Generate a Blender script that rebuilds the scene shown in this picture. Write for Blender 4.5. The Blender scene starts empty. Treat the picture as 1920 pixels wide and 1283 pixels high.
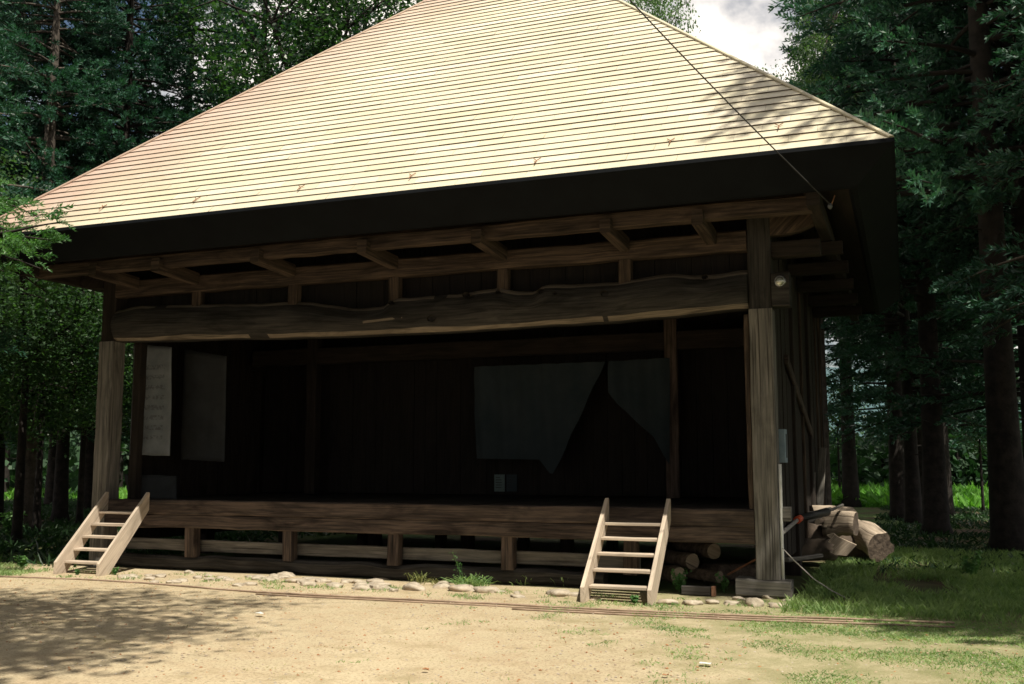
import bpy, math, random
import numpy as np
from mathutils import Vector, noise, Matrix
random.seed(7)
C = bpy.context.scene.collection
R = math.radians
# ---------------------------------------------------------------- camera model (used to read positions off the survey photo)
YAW, PITCH, FPX = 21.1803, 6.8869, 1896.0
CAM = Vector((1.5, -12.7, 1.6))
_y, _p = R(YAW), R(PITCH)
FW = Vector((-math.sin(_y)*math.cos(_p), math.cos(_y)*math.cos(_p), math.sin(_p)))
RT = Vector((math.cos(_y), math.sin(_y), 0)); UP = RT.cross(FW)
def at(px, py, ax, v):
    d = FW*FPX + RT*(px-960) - UP*(py-641.5)
    return CAM + d*((v-CAM[ax])/d[ax])
# ---------------------------------------------------------------- object helpers
def tag(o, label=None, cat=None, group=None, kind=None):
    if label: o['label'] = label
    if cat: o['category'] = cat
    if group: o['group'] = group
    if kind: o['kind'] = kind
    return o
def empty(name, loc=(0,0,0), rz=0):
    o = bpy.data.objects.new(name, None); C.objects.link(o)
    o.location = loc; o.rotation_euler = (0,0,rz); o.empty_display_size = .2
    return o
def n3(x, y, z, s=1.0): return noise.noise(Vector((x*s, y*s, z*s)))
class MB:
    def __init__(s): s.v=[]; s.f=[]; s.m=[]; s.uv=[]; s.sm=[]
    def face(s, idx, m=0, uv=None, smooth=False):
        s.f.append(tuple(idx)); s.m.append(m); s.sm.append(smooth)
        s.uv.append(uv if uv else [(0,0)]*len(idx))
    def box(s, x0,x1,y0,y1,z0,z1,m=0):
        b=len(s.v)
        s.v += [(x,y,z) for x in (x0,x1) for y in (y0,y1) for z in (z0,z1)]
        L=max((x1-x0,0),(y1-y0,1),(z1-z0,2))[1]
        for q in ((0,1,3,2),(4,6,7,5),(0,4,5,1),(2,3,7,6),(0,2,6,4),(1,5,7,3)):
            uv=[]
            for i in q:
                p=s.v[b+i]; o=[p[k] for k in range(3) if k!=L]
                uv.append((p[L],o[0]+o[1]))
            s.face([b+i for i in q],m,uv)
        return s
    def timber(s, p0, p1, w, h, up=(0,0,1), ch=.012, seg=None, jit=.004, m=0, bow=0, fr=2.2):
        """chamfered timber from p0 to p1 (centre line), w across, h along up"""
        p0=Vector(p0); p1=Vector(p1); d=(p1-p0); L=d.length; d.normalize()
        up=Vector(up); side=d.cross(up).normalized(); up=side.cross(d).normalized()
        if seg is None: seg=max(1,int(L/.35)) if jit>0 else 1
        a,b_=w/2,h/2
        ring=[(-a+ch,-b_),(a-ch,-b_),(a,-b_+ch),(a,b_-ch),(a-ch,b_),(-a+ch,b_),(-a,b_-ch),(-a,-b_+ch)]
        per=[0]
        for i in range(8):
            q=ring[(i+1)%8]; r=ring[i]; per.append(per[-1]+math.hypot(q[0]-r[0],q[1]-r[1]))
        base=len(s.v); off=random.random()*50
        for k in range(seg+1):
            t=k/seg; c=p0+d*(L*t)+up*(bow*math.sin(math.pi*t))
            for (x,y) in ring:
                q=c+side*x+up*y
                if jit>0:
                    q=q+side*(jit*n3(q.x+off,q.y,q.z,fr)*2)+up*(jit*n3(q.x,q.y+off,q.z,fr)*2)
                s.v.append(tuple(q))
        u0=random.random()*20
        for k in range(seg):
            for i in range(8):
                j=(i+1)%8; A=base+k*8
                s.face((A+i,A+j,A+8+j,A+8+i),m,[(u0+L*k/seg,per[i]),(u0+L*k/seg,per[i+1]),(u0+L*(k+1)/seg,per[i+1]),(u0+L*(k+1)/seg,per[i])],False)
        s.face([base+7-i for i in range(8)],m,[(u0+ring[7-i][0]*.6,ring[7-i][1]*.6) for i in range(8)])
        e=base+seg*8
        s.face([e+i for i in range(8)],m,[(u0+ring[i][0]*.6,ring[i][1]*.6) for i in range(8)])
        return s
    def tube(s, pts, rad, n=8, m=0, cap=True, wob=0, mcap=None):
        pts=[Vector(p) for p in pts]; rad=rad if isinstance(rad,(list,tuple)) else [rad]*len(pts)
        base=len(s.v); u=0; us=[]
        ref=None
        for k,p in enumerate(pts):
            d=(pts[min(k+1,len(pts)-1)]-pts[max(k-1,0)]).normalized()
            if ref is None: ref=Vector((0,0,1)) if abs(d.z)<.9 else Vector((1,0,0))
            a=d.cross(ref).normalized(); b=a.cross(d).normalized()
            if k: u+=(pts[k]-pts[k-1]).length
            us.append(u)
            for i in range(n):
                t=2*math.pi*i/n; r=rad[k]
                if wob: r*=1+wob*n3(math.cos(t)*1.3+base*.37,math.sin(t)*1.3,u*1.6)
                s.v.append(tuple(p+a*(math.cos(t)*r)+b*(math.sin(t)*r)))
        for k in range(len(pts)-1):
            c=2*math.pi*max(rad[k],.01)
            for i in range(n):
                j=(i+1)%n; A=base+k*n
                s.face((A+i,A+j,A+n+j,A+n+i),m,[(us[k],c*i/n),(us[k],c*(i+1)/n),(us[k+1],c*(i+1)/n),(us[k+1],c*i/n)],True)
        if cap:
            mc=m if mcap is None else mcap
            s.face([base+n-1-i for i in range(n)],mc,[(math.cos(6.28*i/n)*rad[0]*.5,math.sin(6.28*i/n)*rad[0]*.5) for i in range(n)])
            e=base+(len(pts)-1)*n
            s.face([e+i for i in range(n)],mc,[(math.cos(6.28*i/n)*rad[-1]*.5,math.sin(6.28*i/n)*rad[-1]*.5) for i in range(n)])
        return s
    def prism(s, poly, ax, a, b, m=0):
        """extrude a 2-D polygon along axis ax from a to b"""
        base=len(s.v); n=len(poly); o=[k for k in range(3) if k!=ax]
        for v in (a,b):
            for p in poly:
                q=[0,0,0]; q[ax]=v; q[o[0]]=p[0]; q[o[1]]=p[1]; s.v.append(tuple(q))
        uvp=[((p[0]+p[1])*.7,(p[1]-p[0])*.7) for p in poly]
        s.face(range(n),m,list(uvp)); s.face([base+n+n-1-i if False else n-1-i+n+base for i in range(n)],m,[uvp[n-1-i] for i in range(n)])
        s.f[-2]=tuple(base+i for i in range(n))
        for i in range(n):
            j=(i+1)%n
            s.face((base+i,base+n+i,base+n+j,base+j),m,[uvp[i],(uvp[i][0],uvp[i][1]+b-a),(uvp[j][0],uvp[j][1]+b-a),uvp[j]])
        return s
    def build(s, name, mats, parent=None, loc=(0,0,0), fixn=True, smooth=None):
        me=bpy.data.meshes.new(name); me.from_pydata(s.v,[],s.f)
        mats=mats if isinstance(mats,(list,tuple)) else [mats]
        for x in mats: me.materials.append(x)
        me.polygons.foreach_set('material_index',s.m)
        me.polygons.foreach_set('use_smooth',s.sm if smooth is None else [smooth]*len(s.f))
        uv=me.uv_layers.new(name='UVMap')
        flat=[c for f in s.uv for p in f for c in p]
        uv.data.foreach_set('uv',flat)
        if fixn:
            import bmesh
            bm=bmesh.new(); bm.from_mesh(me); bmesh.ops.recalc_face_normals(bm,faces=bm.faces); bm.to_mesh(me); bm.free()
        me.update()
        o=bpy.data.objects.new(name,me); C.objects.link(o); o.location=loc
        if parent: o.parent=parent
        return o
def np_quads(name, V, mats, mi=None, parent=None):
    """V: (N,4,3) array of quads -> one mesh object"""
    N=V.shape[0]; me=bpy.data.meshes.new(name)
    me.vertices.add(N*4); me.vertices.foreach_set('co',V.reshape(-1).astype(np.float32))
    me.loops.add(N*4); me.loops.foreach_set('vertex_index',np.arange(N*4,dtype=np.int32))
    me.polygons.add(N); me.polygons.foreach_set('loop_start',np.arange(0,N*4,4,dtype=np.int32))
    me.polygons.foreach_set('loop_total',np.full(N,4,dtype=np.int32))
    for m in (mats if isinstance(mats,(list,tuple)) else [mats]): me.materials.append(m)
    if mi is not None: me.polygons.foreach_set('material_index',mi.astype(np.int32))
    me.update(calc_edges=True); me.validate()
    o=bpy.data.objects.new(name,me); C.objects.link(o)
    if parent: o.parent=parent
    return o
# ---------------------------------------------------------------- materials
def newmat(name):
    m=bpy.data.materials.new(name); m.use_nodes=True; nt=m.node_tree
    b=nt.nodes['Principled BSDF']; return m,nt,b
def node(nt,t,**k):
    n=nt.nodes.new(t)
    for a,v in k.items():
        if hasattr(n,a): setattr(n,a,v)
        else: n.inputs[a].default_value=v
    return n
def ramp(nt, fac, stops):
    r=nt.nodes.new('ShaderNodeValToRGB'); e=r.color_ramp.elements
    while len(e)<len(stops): e.new(.5)
    for k,(p,c) in enumerate(stops):
        e[k].position=p; e[k].color=(*c,1) if len(c)==3 else c
    nt.links.new(fac,r.inputs[0]); return r
def noi(nt, vec, scale, detail=4, rough=.55, dist=0):
    n=nt.nodes.new('ShaderNodeTexNoise'); n.inputs['Scale'].default_value=scale
    n.inputs['Detail'].default_value=detail; n.inputs['Roughness'].default_value=rough; n.inputs['Distortion'].default_value=dist
    nt.links.new(vec,n.inputs['Vector']); return n
def mixc(nt, fac, a, b, mode='MIX'):
    n=nt.nodes.new('ShaderNodeMix'); n.data_type='RGBA'; n.blend_type=mode
    for s,v in ((n.inputs[0],fac),(n.inputs[6],a),(n.inputs[7],b)):
        if isinstance(v,(int,float)): s.default_value=v
        elif isinstance(v,tuple): s.default_value=(*v,1)
        else: nt.links.new(v,s)
    return n.outputs[2]
def math_(nt, op, a, b=None, clamp=False):
    n=nt.nodes.new('ShaderNodeMath'); n.operation=op; n.use_clamp=clamp
    for s,v in ((n.inputs[0],a),(n.inputs[1],b)):
        if v is None: continue
        if isinstance(v,(int,float)): s.default_value=v
        else: nt.links.new(v,s)
    return n.outputs[0]
def bump(nt, b, h, strength, dist=.01):
    n=nt.nodes.new('ShaderNodeBump'); n.inputs['Strength'].default_value=strength; n.inputs['Distance'].default_value=dist
    nt.links.new(h,n.inputs['Height']); nt.links.new(n.outputs[0],b.inputs['Normal'])
def wood(name, c1, c2, crack=(.02,.015,.012), rough=.85, stain=.5, bs=.5, stainc=None):
    m,nt,b=newmat(name)
    tc=nt.nodes.new('ShaderNodeTexCoord'); oi=nt.nodes.new('ShaderNodeObjectInfo')
    add=nt.nodes.new('ShaderNodeVectorMath'); add.operation='ADD'
    nt.links.new(tc.outputs['UV'],add.inputs[0])
    sc=nt.nodes.new('ShaderNodeVectorMath'); sc.operation='SCALE'; sc.inputs[0].default_value=(7,3,1)
    nt.links.new(oi.outputs['Random'],sc.inputs['Scale']); nt.links.new(sc.outputs[0],add.inputs[1])
    def mp(s):
        n=nt.nodes.new('ShaderNodeMapping'); n.inputs['Scale'].default_value=s
        nt.links.new(add.outputs[0],n.inputs['Vector']); return n.outputs[0]
    g=noi(nt,mp((1.3,34,1)),1.0,6,.65,.6)
    base=ramp(nt,g.outputs[0],[(.3,c1),(.68,c2)]).outputs[0]
    s=noi(nt,mp((1.1,5,1)),1.0,4,.6,1.0)
    st=ramp(nt,s.outputs[0],[(.32,(1-stain,)*3 if not stainc else stainc),(.6,(1,1,1))]).outputs[0]
    c=mixc(nt,1.0,base,st,'MULTIPLY')
    k=noi(nt,mp((.55,48,1)),1.0,3,.5,.3)
    kr=ramp(nt,k.outputs[0],[(.60,(0,0,0)),(.66,(1,1,1))]).outputs[0]
    c=mixc(nt,math_(nt,'MULTIPLY',kr,.75),c,crack)
    nt.links.new(c,b.inputs['Base Color']); b.inputs['Roughness'].default_value=rough
    b.inputs['Specular IOR Level'].default_value=.25
    h=math_(nt,'SUBTRACT',g.outputs[0],kr)
    bump(nt,b,h,bs,.006)
    return m
def speck(name, c1, c2, scale=8, rough=.85, bs=.3, c3=None, metal=0, spec=.3, bd=.01, detail=5):
    m,nt,b=newmat(name); tc=nt.nodes.new('ShaderNodeTexCoord')
    n=noi(nt,tc.outputs['Object'],scale,detail,.65)
    c=ramp(nt,n.outputs[0],[(.33,c1),(.67,c2)]).outputs[0]
    if c3:
        n2=noi(nt,tc.outputs['Object'],scale*.23,3,.6,.5)
        f=ramp(nt,n2.outputs[0],[(.48,(0,0,0)),(.62,(1,1,1))]).outputs[0]
        c=mixc(nt,f,c,c3)
    nt.links.new(c,b.inputs['Base Color']); b.inputs['Roughness'].default_value=rough
    b.inputs['Metallic'].default_value=metal; b.inputs['Specular IOR Level'].default_value=spec
    if bs: bump(nt,b,n.outputs[0],bs,bd)
    return m
def leafmat(name, c1, c2, trans=.35, scale=.6, rough=.5, tc_=None, fine=6):
    m,nt,b=newmat(name); tc=nt.nodes.new('ShaderNodeTexCoord'); oi=nt.nodes.new('ShaderNodeObjectInfo')
    n=noi(nt,tc.outputs['Object'],scale,3,.6); n2=noi(nt,tc.outputs['Object'],fine,2,.6)
    f=math_(nt,'ADD',math_(nt,'MULTIPLY',n.outputs[0],.5),math_(nt,'MULTIPLY',n2.outputs[0],.5))
    f=math_(nt,'ADD',f,math_(nt,'MULTIPLY',math_(nt,'SUBTRACT',oi.outputs['Random'],.5),.12))
    c=ramp(nt,f,[(.38,c1),(.64,c2)]).outputs[0]
    nt.links.new(c,b.inputs['Base Color']); b.inputs['Roughness'].default_value=rough
    b.inputs['Specular IOR Level'].default_value=.35
    t=nt.nodes.new('ShaderNodeBsdfTranslucent'); mx=nt.nodes.new('ShaderNodeMixShader')
    tcn=mixc(nt,1.0,c,tc_ or (1.1,1.5,.5),'MULTIPLY'); nt.links.new(tcn,t.inputs['Color'])
    mx.inputs[0].default_value=trans
    nt.links.new(b.outputs[0],mx.inputs[1]); nt.links.new(t.outputs[0],mx.inputs[2])
    nt.links.new(mx.outputs[0],nt.nodes['Material Output'].inputs['Surface'])
    return m
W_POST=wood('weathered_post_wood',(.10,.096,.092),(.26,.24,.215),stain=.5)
W_BEAM=wood('brown_beam_wood',(.026,.023,.022),(.155,.112,.09),stain=.6,stainc=(.26,.25,.26))
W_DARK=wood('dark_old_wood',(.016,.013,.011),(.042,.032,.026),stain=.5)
W_EAVE=wood('reddish_eave_wood',(.02,.016,.014),(.14,.098,.072),stain=.65)
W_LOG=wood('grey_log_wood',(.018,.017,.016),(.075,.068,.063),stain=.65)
W_SAP=wood('pale_sapwood',(.14,.115,.09),(.32,.265,.21),stain=.6)
W_STAIR=wood('pale_stair_wood',(.44,.36,.285),(.64,.54,.44),stain=.38,crack=(.2,.15,.11),bs=.3)
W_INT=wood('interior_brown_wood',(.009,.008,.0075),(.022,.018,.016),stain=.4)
W_PILE=wood('sun_bleached_log_wood',(.26,.20,.15),(.52,.43,.34),stain=.55,crack=(.06,.045,.035),bs=1.0)
W_BARK=speck('bark_log',(.05,.038,.03),(.17,.13,.10),14,.95,.8,bd=.02)
M_KNOT=speck('knot_wood',(.012,.01,.009),(.03,.024,.02),9,.9,.5)
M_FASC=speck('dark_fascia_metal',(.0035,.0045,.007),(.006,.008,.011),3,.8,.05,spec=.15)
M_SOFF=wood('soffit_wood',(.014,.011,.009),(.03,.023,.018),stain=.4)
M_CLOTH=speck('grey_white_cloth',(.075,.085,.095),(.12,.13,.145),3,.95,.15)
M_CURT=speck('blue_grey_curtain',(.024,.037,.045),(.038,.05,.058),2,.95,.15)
def banner_mat():
    m=speck('inked_banner_cloth',(.12,.135,.15),(.19,.205,.225),3,.95,.15); nt=m.node_tree; b=nt.nodes['Principled BSDF']
    tc=nt.nodes.new('ShaderNodeTexCoord'); sx=nt.nodes.new('ShaderNodeSeparateXYZ'); nt.links.new(tc.outputs['Object'],sx.inputs[0])
    def win(v,lo,hi): return math_(nt,'MULTIPLY',math_(nt,'GREATER_THAN',v,lo),math_(nt,'LESS_THAN',v,hi))
    row=math_(nt,'GREATER_THAN',math_(nt,'SINE',math_(nt,'MULTIPLY',sx.outputs['Z'],38.)),.1)
    n=noi(nt,tc.outputs['Object'],24,2,.6); ink=math_(nt,'GREATER_THAN',n.outputs[0],.50)
    f=math_(nt,'MULTIPLY',math_(nt,'MULTIPLY',row,ink),math_(nt,'MULTIPLY',win(sx.outputs['X'],-10.22,-9.75),win(sx.outputs['Z'],2.0,3.3)))
    old=b.inputs['Base Color'].links[0].from_socket
    nt.links.new(mixc(nt,math_(nt,'MULTIPLY',f,.45),old,(.03,.03,.035)),b.inputs['Base Color']); return m
M_BANNER=banner_mat()
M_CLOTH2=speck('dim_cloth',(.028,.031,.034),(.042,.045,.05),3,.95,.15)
M_PAPER=speck('pale_paper',(.09,.13,.13),(.15,.20,.20),60,.9,0)
M_INK=speck('ink',(.03,.03,.035),(.06,.06,.065),20,.9,0)
M_CHROME=speck('worn_metal',(.45,.45,.42),(.62,.62,.6),20,.28,0,metal=1)
M_PVC=speck('white_pipe_plastic',(.62,.62,.6),(.74,.74,.72),6,.5,0)
M_BLUEBOX=speck('pale_blue_plastic',(.20,.27,.33),(.26,.34,.40),6,.6,0)
M_RED=speck('orange_red_plastic',(.62,.09,.04),(.75,.14,.06),9,.5,0)
M_BLACK=speck('black_rubber',(.012,.012,.012),(.03,.03,.03),9,.6,0)
M_TARP=speck('dark_weathered_bark',(.05,.04,.032),(.12,.09,.07),5,.9,.4)
M_RUST=speck('rusty_brown_metal',(.16,.07,.035),(.30,.15,.08),12,.8,.3)
M_WIRE=speck('dark_wire',(.02,.02,.02),(.04,.04,.04),8,.7,0)
M_CABLE=speck('pale_grey_cable',(.30,.28,.26),(.42,.40,.37),8,.7,0)
M_PIPE=speck('weathered_brown_pipe',(.20,.14,.10),(.38,.28,.21),5,.8,.3)
M_STONE=speck('field_stone',(.24,.20,.155),(.47,.41,.33),9,.95,.6,c3=(.38,.29,.20),bd=.02)
M_BRICK=speck('weathered_red_block',(.20,.09,.055),(.36,.20,.13),15,.9,.4)
M_LEAFD=speck('dead_leaf',(.22,.10,.05),(.42,.22,.10),30,.9,0)
M_TRUNK=speck('tree_bark',(.008,.007,.0065),(.032,.026,.023),5,.95,.9,bd=.03)
M_TRUNKL=speck('pale_tree_bark',(.04,.034,.03),(.12,.10,.085),6,.95,.8,bd=.03)
L_CEDAR=leafmat('cedar_foliage',(.012,.042,.032),(.05,.135,.088),.22,.7,.45,(.9,1.4,.6))
L_CEDAR2=leafmat('sunny_cedar_foliage',(.05,.14,.05),(.15,.30,.10),.35,.9,.45)
L_BROAD=leafmat('broad_leaves',(.012,.036,.019),(.062,.12,.05),.38,.8,.35)
L_PALE=leafmat('pale_broad_leaves',(.045,.10,.045),(.17,.25,.12),.4,.8,.35)
L_GRASS=leafmat('grass_blades',(.12,.215,.075),(.37,.47,.22),.4,1.5,.5,(1.1,1.4,.5),9)
L_GRASSY=leafmat('dry_grass_blades',(.14,.17,.055),(.34,.32,.15),.3,2,.6,(1.1,1.2,.6),12)
L_MEAD=leafmat('meadow_leaves',(.07,.22,.035),(.20,.42,.09),.4,.15,.5,(1.1,1.4,.45),1.2)
L_DARKG=leafmat('woodland_floor_leaves',(.012,.038,.016),(.04,.09,.03),.3,.6,.5)
L_WEED=leafmat('weed_leaves',(.06,.15,.05),(.17,.32,.11),.35,4,.45)
L_FAR=leafmat('far_wood_leaves',(.012,.038,.022),(.05,.105,.05),.3,.12,.6,(1,1.3,.6),.5)
# roof metal: four close tones, so that single sheets differ
def roofmat(name, c1, c2):
    m,nt,b=newmat(name); tc=nt.nodes.new('ShaderNodeTexCoord')
    n=noi(nt,tc.outputs['Object'],.5,4,.6,.3); n2=noi(nt,tc.outputs['Object'],11,5,.7)
    c=ramp(nt,n.outputs[0],[(.3,c1),(.7,c2)]).outputs[0]
    c=mixc(nt,math_(nt,'MULTIPLY',ramp(nt,n2.outputs[0],[(.5,(0,0,0)),(.75,(1,1,1))]).outputs[0],.25),c,(.36,.25,.16))
    # pinkish angle reflectance and vignetting painted into the colour towards the left (western) hip
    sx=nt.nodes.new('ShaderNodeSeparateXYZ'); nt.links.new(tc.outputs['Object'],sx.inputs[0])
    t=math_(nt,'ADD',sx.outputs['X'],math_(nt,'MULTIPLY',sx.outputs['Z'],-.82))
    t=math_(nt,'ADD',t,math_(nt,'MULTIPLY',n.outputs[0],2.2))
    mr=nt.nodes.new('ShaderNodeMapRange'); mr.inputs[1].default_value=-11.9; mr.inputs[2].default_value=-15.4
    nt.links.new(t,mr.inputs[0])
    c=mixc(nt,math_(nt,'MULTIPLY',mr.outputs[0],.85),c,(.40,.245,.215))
    nt.links.new(c,b.inputs['Base Color']); b.inputs['Roughness'].default_value=.55; b.inputs['Specular IOR Level'].default_value=.4
    mp=nt.nodes.new('ShaderNodeMapping'); mp.inputs['Scale'].default_value=(3.2,.35,.35); nt.links.new(tc.outputs['Object'],mp.inputs[0])
    n3_=noi(nt,mp.outputs[0],1.0,5,.65)
    c=mixc(nt,math_(nt,'MULTIPLY',ramp(nt,n3_.outputs[0],[(.48,(0,0,0)),(.72,(1,1,1))]).outputs[0],.35),c,(.50,.42,.33))
    nt.links.new(c,b.inputs['Base Color'])
    bump(nt,b,n2.outputs[0],.08,.005)
    return m
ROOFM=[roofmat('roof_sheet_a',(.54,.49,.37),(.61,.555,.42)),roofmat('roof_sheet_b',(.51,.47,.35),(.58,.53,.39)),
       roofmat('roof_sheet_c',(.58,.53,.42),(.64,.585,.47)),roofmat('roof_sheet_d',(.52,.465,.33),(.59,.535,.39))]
M_LIP=speck('roof_sheet_edge',(.08,.06,.05),(.15,.11,.085),6,.7,0)
# ---------------------------------------------------------------- ground
def ground_mat():
    m,nt,b=newmat('yard_and_forest_soil'); g=nt.nodes.new('ShaderNodeNewGeometry'); P=g.outputs['Position']
    sx=nt.nodes.new('ShaderNodeSeparateXYZ'); nt.links.new(P,sx.inputs[0]); X,Y=sx.outputs['X'],sx.outputs['Y']
    big=noi(nt,P,.45,4,.6,.4); mid=noi(nt,P,2.6,5,.65); fine=noi(nt,P,38,4,.75); grit=noi(nt,P,120,2,.7)
    sand=ramp(nt,big.outputs[0],[(.3,(.44,.365,.24)),(.7,(.54,.45,.305))]).outputs[0]
    sand=mixc(nt,ramp(nt,mid.outputs[0],[(.45,(0,0,0)),(.7,(.55,.55,.55))]).outputs[0],sand,(.40,.27,.17))
    sand=mixc(nt,ramp(nt,fine.outputs[0],[(.50,(0,0,0)),(.66,(.9,.9,.9))]).outputs[0],sand,(.235,.175,.112))
    sand=mixc(nt,ramp(nt,grit.outputs[0],[(.56,(0,0,0)),(.7,(.6,.6,.6))]).outputs[0],sand,(.62,.54,.40))
    soil=ramp(nt,mid.outputs[0],[(.35,(.07,.05,.035)),(.65,(.15,.11,.075))]).outputs[0]
    grs=ramp(nt,fine.outputs[0],[(.35,(.07,.12,.035)),(.65,(.20,.24,.09))]).outputs[0]
    def mr(v,a,c_,o0=0,o1=1):
        n=nt.nodes.new('ShaderNodeMapRange'); n.inputs[1].default_value=a; n.inputs[2].default_value=c_
        n.inputs[3].default_value=o0; n.inputs[4].default_value=o1
        nt.links.new(v,n.inputs[0]); return n.outputs[0]
    wig=math_(nt,'MULTIPLY',math_(nt,'SUBTRACT',mid.outputs[0],.5),1.2)
    # thin grass over the right of the yard
    gm=math_(nt,'ADD',mr(math_(nt,'SUBTRACT',X,math_(nt,'MULTIPLY',Y,-.55)),-4.6,.2,0,.95),math_(nt,'MULTIPLY',math_(nt,'SUBTRACT',mid.outputs[0],.55),1.9))
    gm=math_(nt,'ADD',gm,math_(nt,'MULTIPLY',math_(nt,'SUBTRACT',big.outputs[0],.5),1.0),True)
    gm=math_(nt,'MULTIPLY',gm,.72,True)
    col=mixc(nt,gm,sand,grs)
    # bare soil behind the row of stones, grass on the soil
    back=mr(math_(nt,'ADD',Y,math_(nt,'MULTIPLY',wig,.5)),-.05,.42)
    left=mr(math_(nt,'ADD',X,wig),-11.2,-12.4)
    left=math_(nt,'MULTIPLY',left,mr(math_(nt,'ADD',Y,wig),-1.9,-1.0))
    bm=math_(nt,'MAXIMUM',back,left)
    sg=mixc(nt,ramp(nt,big.outputs[0],[(.42,(0,0,0)),(.58,(1,1,1))]).outputs[0],soil,(.10,.15,.05))
    far=mr(Y,24,34); sg=mixc(nt,far,sg,(.07,.16,.035))
    col=mixc(nt,bm,col,sg)
    nt.links.new(col,b.inputs['Base Color']); b.inputs['Roughness'].default_value=.95; b.inputs['Specular IOR Level'].default_value=.15
    h=math_(nt,'ADD',math_(nt,'MULTIPLY',fine.outputs[0],1.0),math_(nt,'ADD',math_(nt,'MULTIPLY',grit.outputs[0],.25),math_(nt,'MULTIPLY',mid.outputs[0],2.0)))
    bump(nt,b,h,.7,.03)
    return m
def gh(x,y):
    z=.02*n3(x,y,0,.5)
    if y>9: z+=min(y-9,60)*.004*n3(x,y,3,.06)
    return z
gb=MB()
xs=[-900,-400,-150,-70,-40]+[ -30+i*1.0 for i in range(50)]+[25,40,80,200,500,900]
ys=[-60,-30,-20]+[-16+i*.6 for i in range(60)]+[22,26,30,36,42,50,60,80,110,160,300,600,1500]
for y in ys:
    for x in xs: gb.v.append((x,y,gh(x,y) if abs(x)<60 and -16<y<90 else 0))
nx=len(xs)
for j in range(len(ys)-1):
    for i in range(nx-1): gb.face((j*nx+i,j*nx+i+1,(j+1)*nx+i+1,(j+1)*nx+i),0,None,True)
ground=gb.build('ground',ground_mat(),fixn=False); tag(ground,kind='structure')
# ---------------------------------------------------------------- the stage hall
hall=empty('stage_hall',(0,0,0))
tag(hall,'old wooden stage hall, dark and open at the front under a tall hipped metal roof','hall')
XE0,XE1,YE0,YE1,ZE=-11.98,1.5,-1.5,9.5,5.04
HALF=(YE1-YE0)/2; NR=46
roof_root=None
def slope(mb, corner, u, v, W, H, n):
    """stepped sheet courses on a hip slope. corner at eave, u along the eave, v inward (unit, horizontal). rise 1:1"""
    u=Vector(u); v=Vector(v); up=Vector((0,0,1)); nrm=(up-v).normalized(); cor=Vector(corner)
    st=H/n
    # underlay
    def P(a,t,off): return tuple(cor+u*a+(v+up)*t+nrm*off)
    b=len(mb.v); mb.v+= [P(0,0,0),P(W,0,0),P(W-H,H,0),P(H,H,0)]; mb.face((b,b+1,b+2,b+3),4)
    for k in range(n):
        t0=k*st; t1=t0+st*1.04; pw=.93; x=(k*.31)%pw-pw
        if k==n-1: t1=H
        while x<W:
            a0=max(x,t0)+.0013; a1=min(x+pw,W-t0)-.0013; x+=pw
            if a1-a0<.02: continue
            c0=max(a0,t1); c1=min(a1,W-t1)
            if c1<=c0: c0=c1=(c0+c1)/2
            m=random.choice((0,0,0,1,1,2,3)); lift=.019+random.uniform(-.002,.003)
            b=len(mb.v)
            mb.v+=[P(a0,t0,lift),P(a1,t0,lift),P(c1,t1,.004),P(c0,t1,.004),P(a0,t0,-.004),P(a1,t0,-.004),P(a0+.0,t0,.012)]
            mb.face((b,b+1,b+2,b+3),m); mb.face((b+4,b+5,b+1,b),4)
rb=MB()
LX=XE1-XE0; LY=YE1-YE0
slope(rb,(XE0,YE0,ZE),(1,0,0),(0,1,0),LX,HALF,NR)
slope(rb,(XE1,YE0,ZE),(0,1,0),(-1,0,0),LY,HALF,NR)
slope(rb,(XE1,YE1,ZE),(-1,0,0),(0,-1,0),LX,HALF,NR)
slope(rb,(XE0,YE1,ZE),(0,-1,0),(1,0,0),LY,HALF,NR)
# hip and ridge caps
zt=ZE+HALF
for (a,b2) in (((XE0,YE0,ZE+.01),(XE0+HALF,YE0+HALF,zt)),((XE1,YE0,ZE+.01),(XE1-HALF,YE0+HALF,zt)),((XE1,YE1,ZE+.01),(XE1-HALF,YE1-HALF,zt)),((XE0,YE1,ZE+.01),(XE0+HALF,YE1-HALF,zt))):
    rb.timber(Vector(a)+Vector((0,0,.012)),Vector(b2)+Vector((0,0,.012)),.07,.035,jit=0,seg=1,ch=.01,m=1)
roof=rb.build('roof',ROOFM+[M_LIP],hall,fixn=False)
rc=MB(); rc.timber((XE0+HALF-.2,4,zt+.10),(XE1-HALF+.2,4,zt+.10),.42,.32,jit=0,seg=1,ch=.06); rc.build('ridge_cap',ROOFM[1],roof)
# snow guards on the third course
for px,py in ((195,391),(370,377),(565,355),(773,333),(1007,305),(1258,268),(1461,240)):
    # intersect the sight line with the roof plane z-ZE = y-YE0
    d=FW*FPX+RT*(px-960)-UP*(py-641.5); n=Vector((0,-1,1)); p=CAM+d*((n.dot(Vector((0,YE0,ZE))-CAM))/n.dot(d))
    g=MB(); o=Vector((0,-.707,.707))*.03
    g.timber(p+o,p+o+Vector((0,-.075,-.055)),.014,.010,jit=0,seg=1,ch=.003)
    g.timber(p+o+Vector((-.045,.03,.035)),p+o,.012,.010,jit=0,seg=1,ch=.003)
    g.timber(p+o+Vector((.045,.03,.035)),p+o,.012,.010,jit=0,seg=1,ch=.003)
    g.build('snow_guard',M_RUST,roof)
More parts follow.
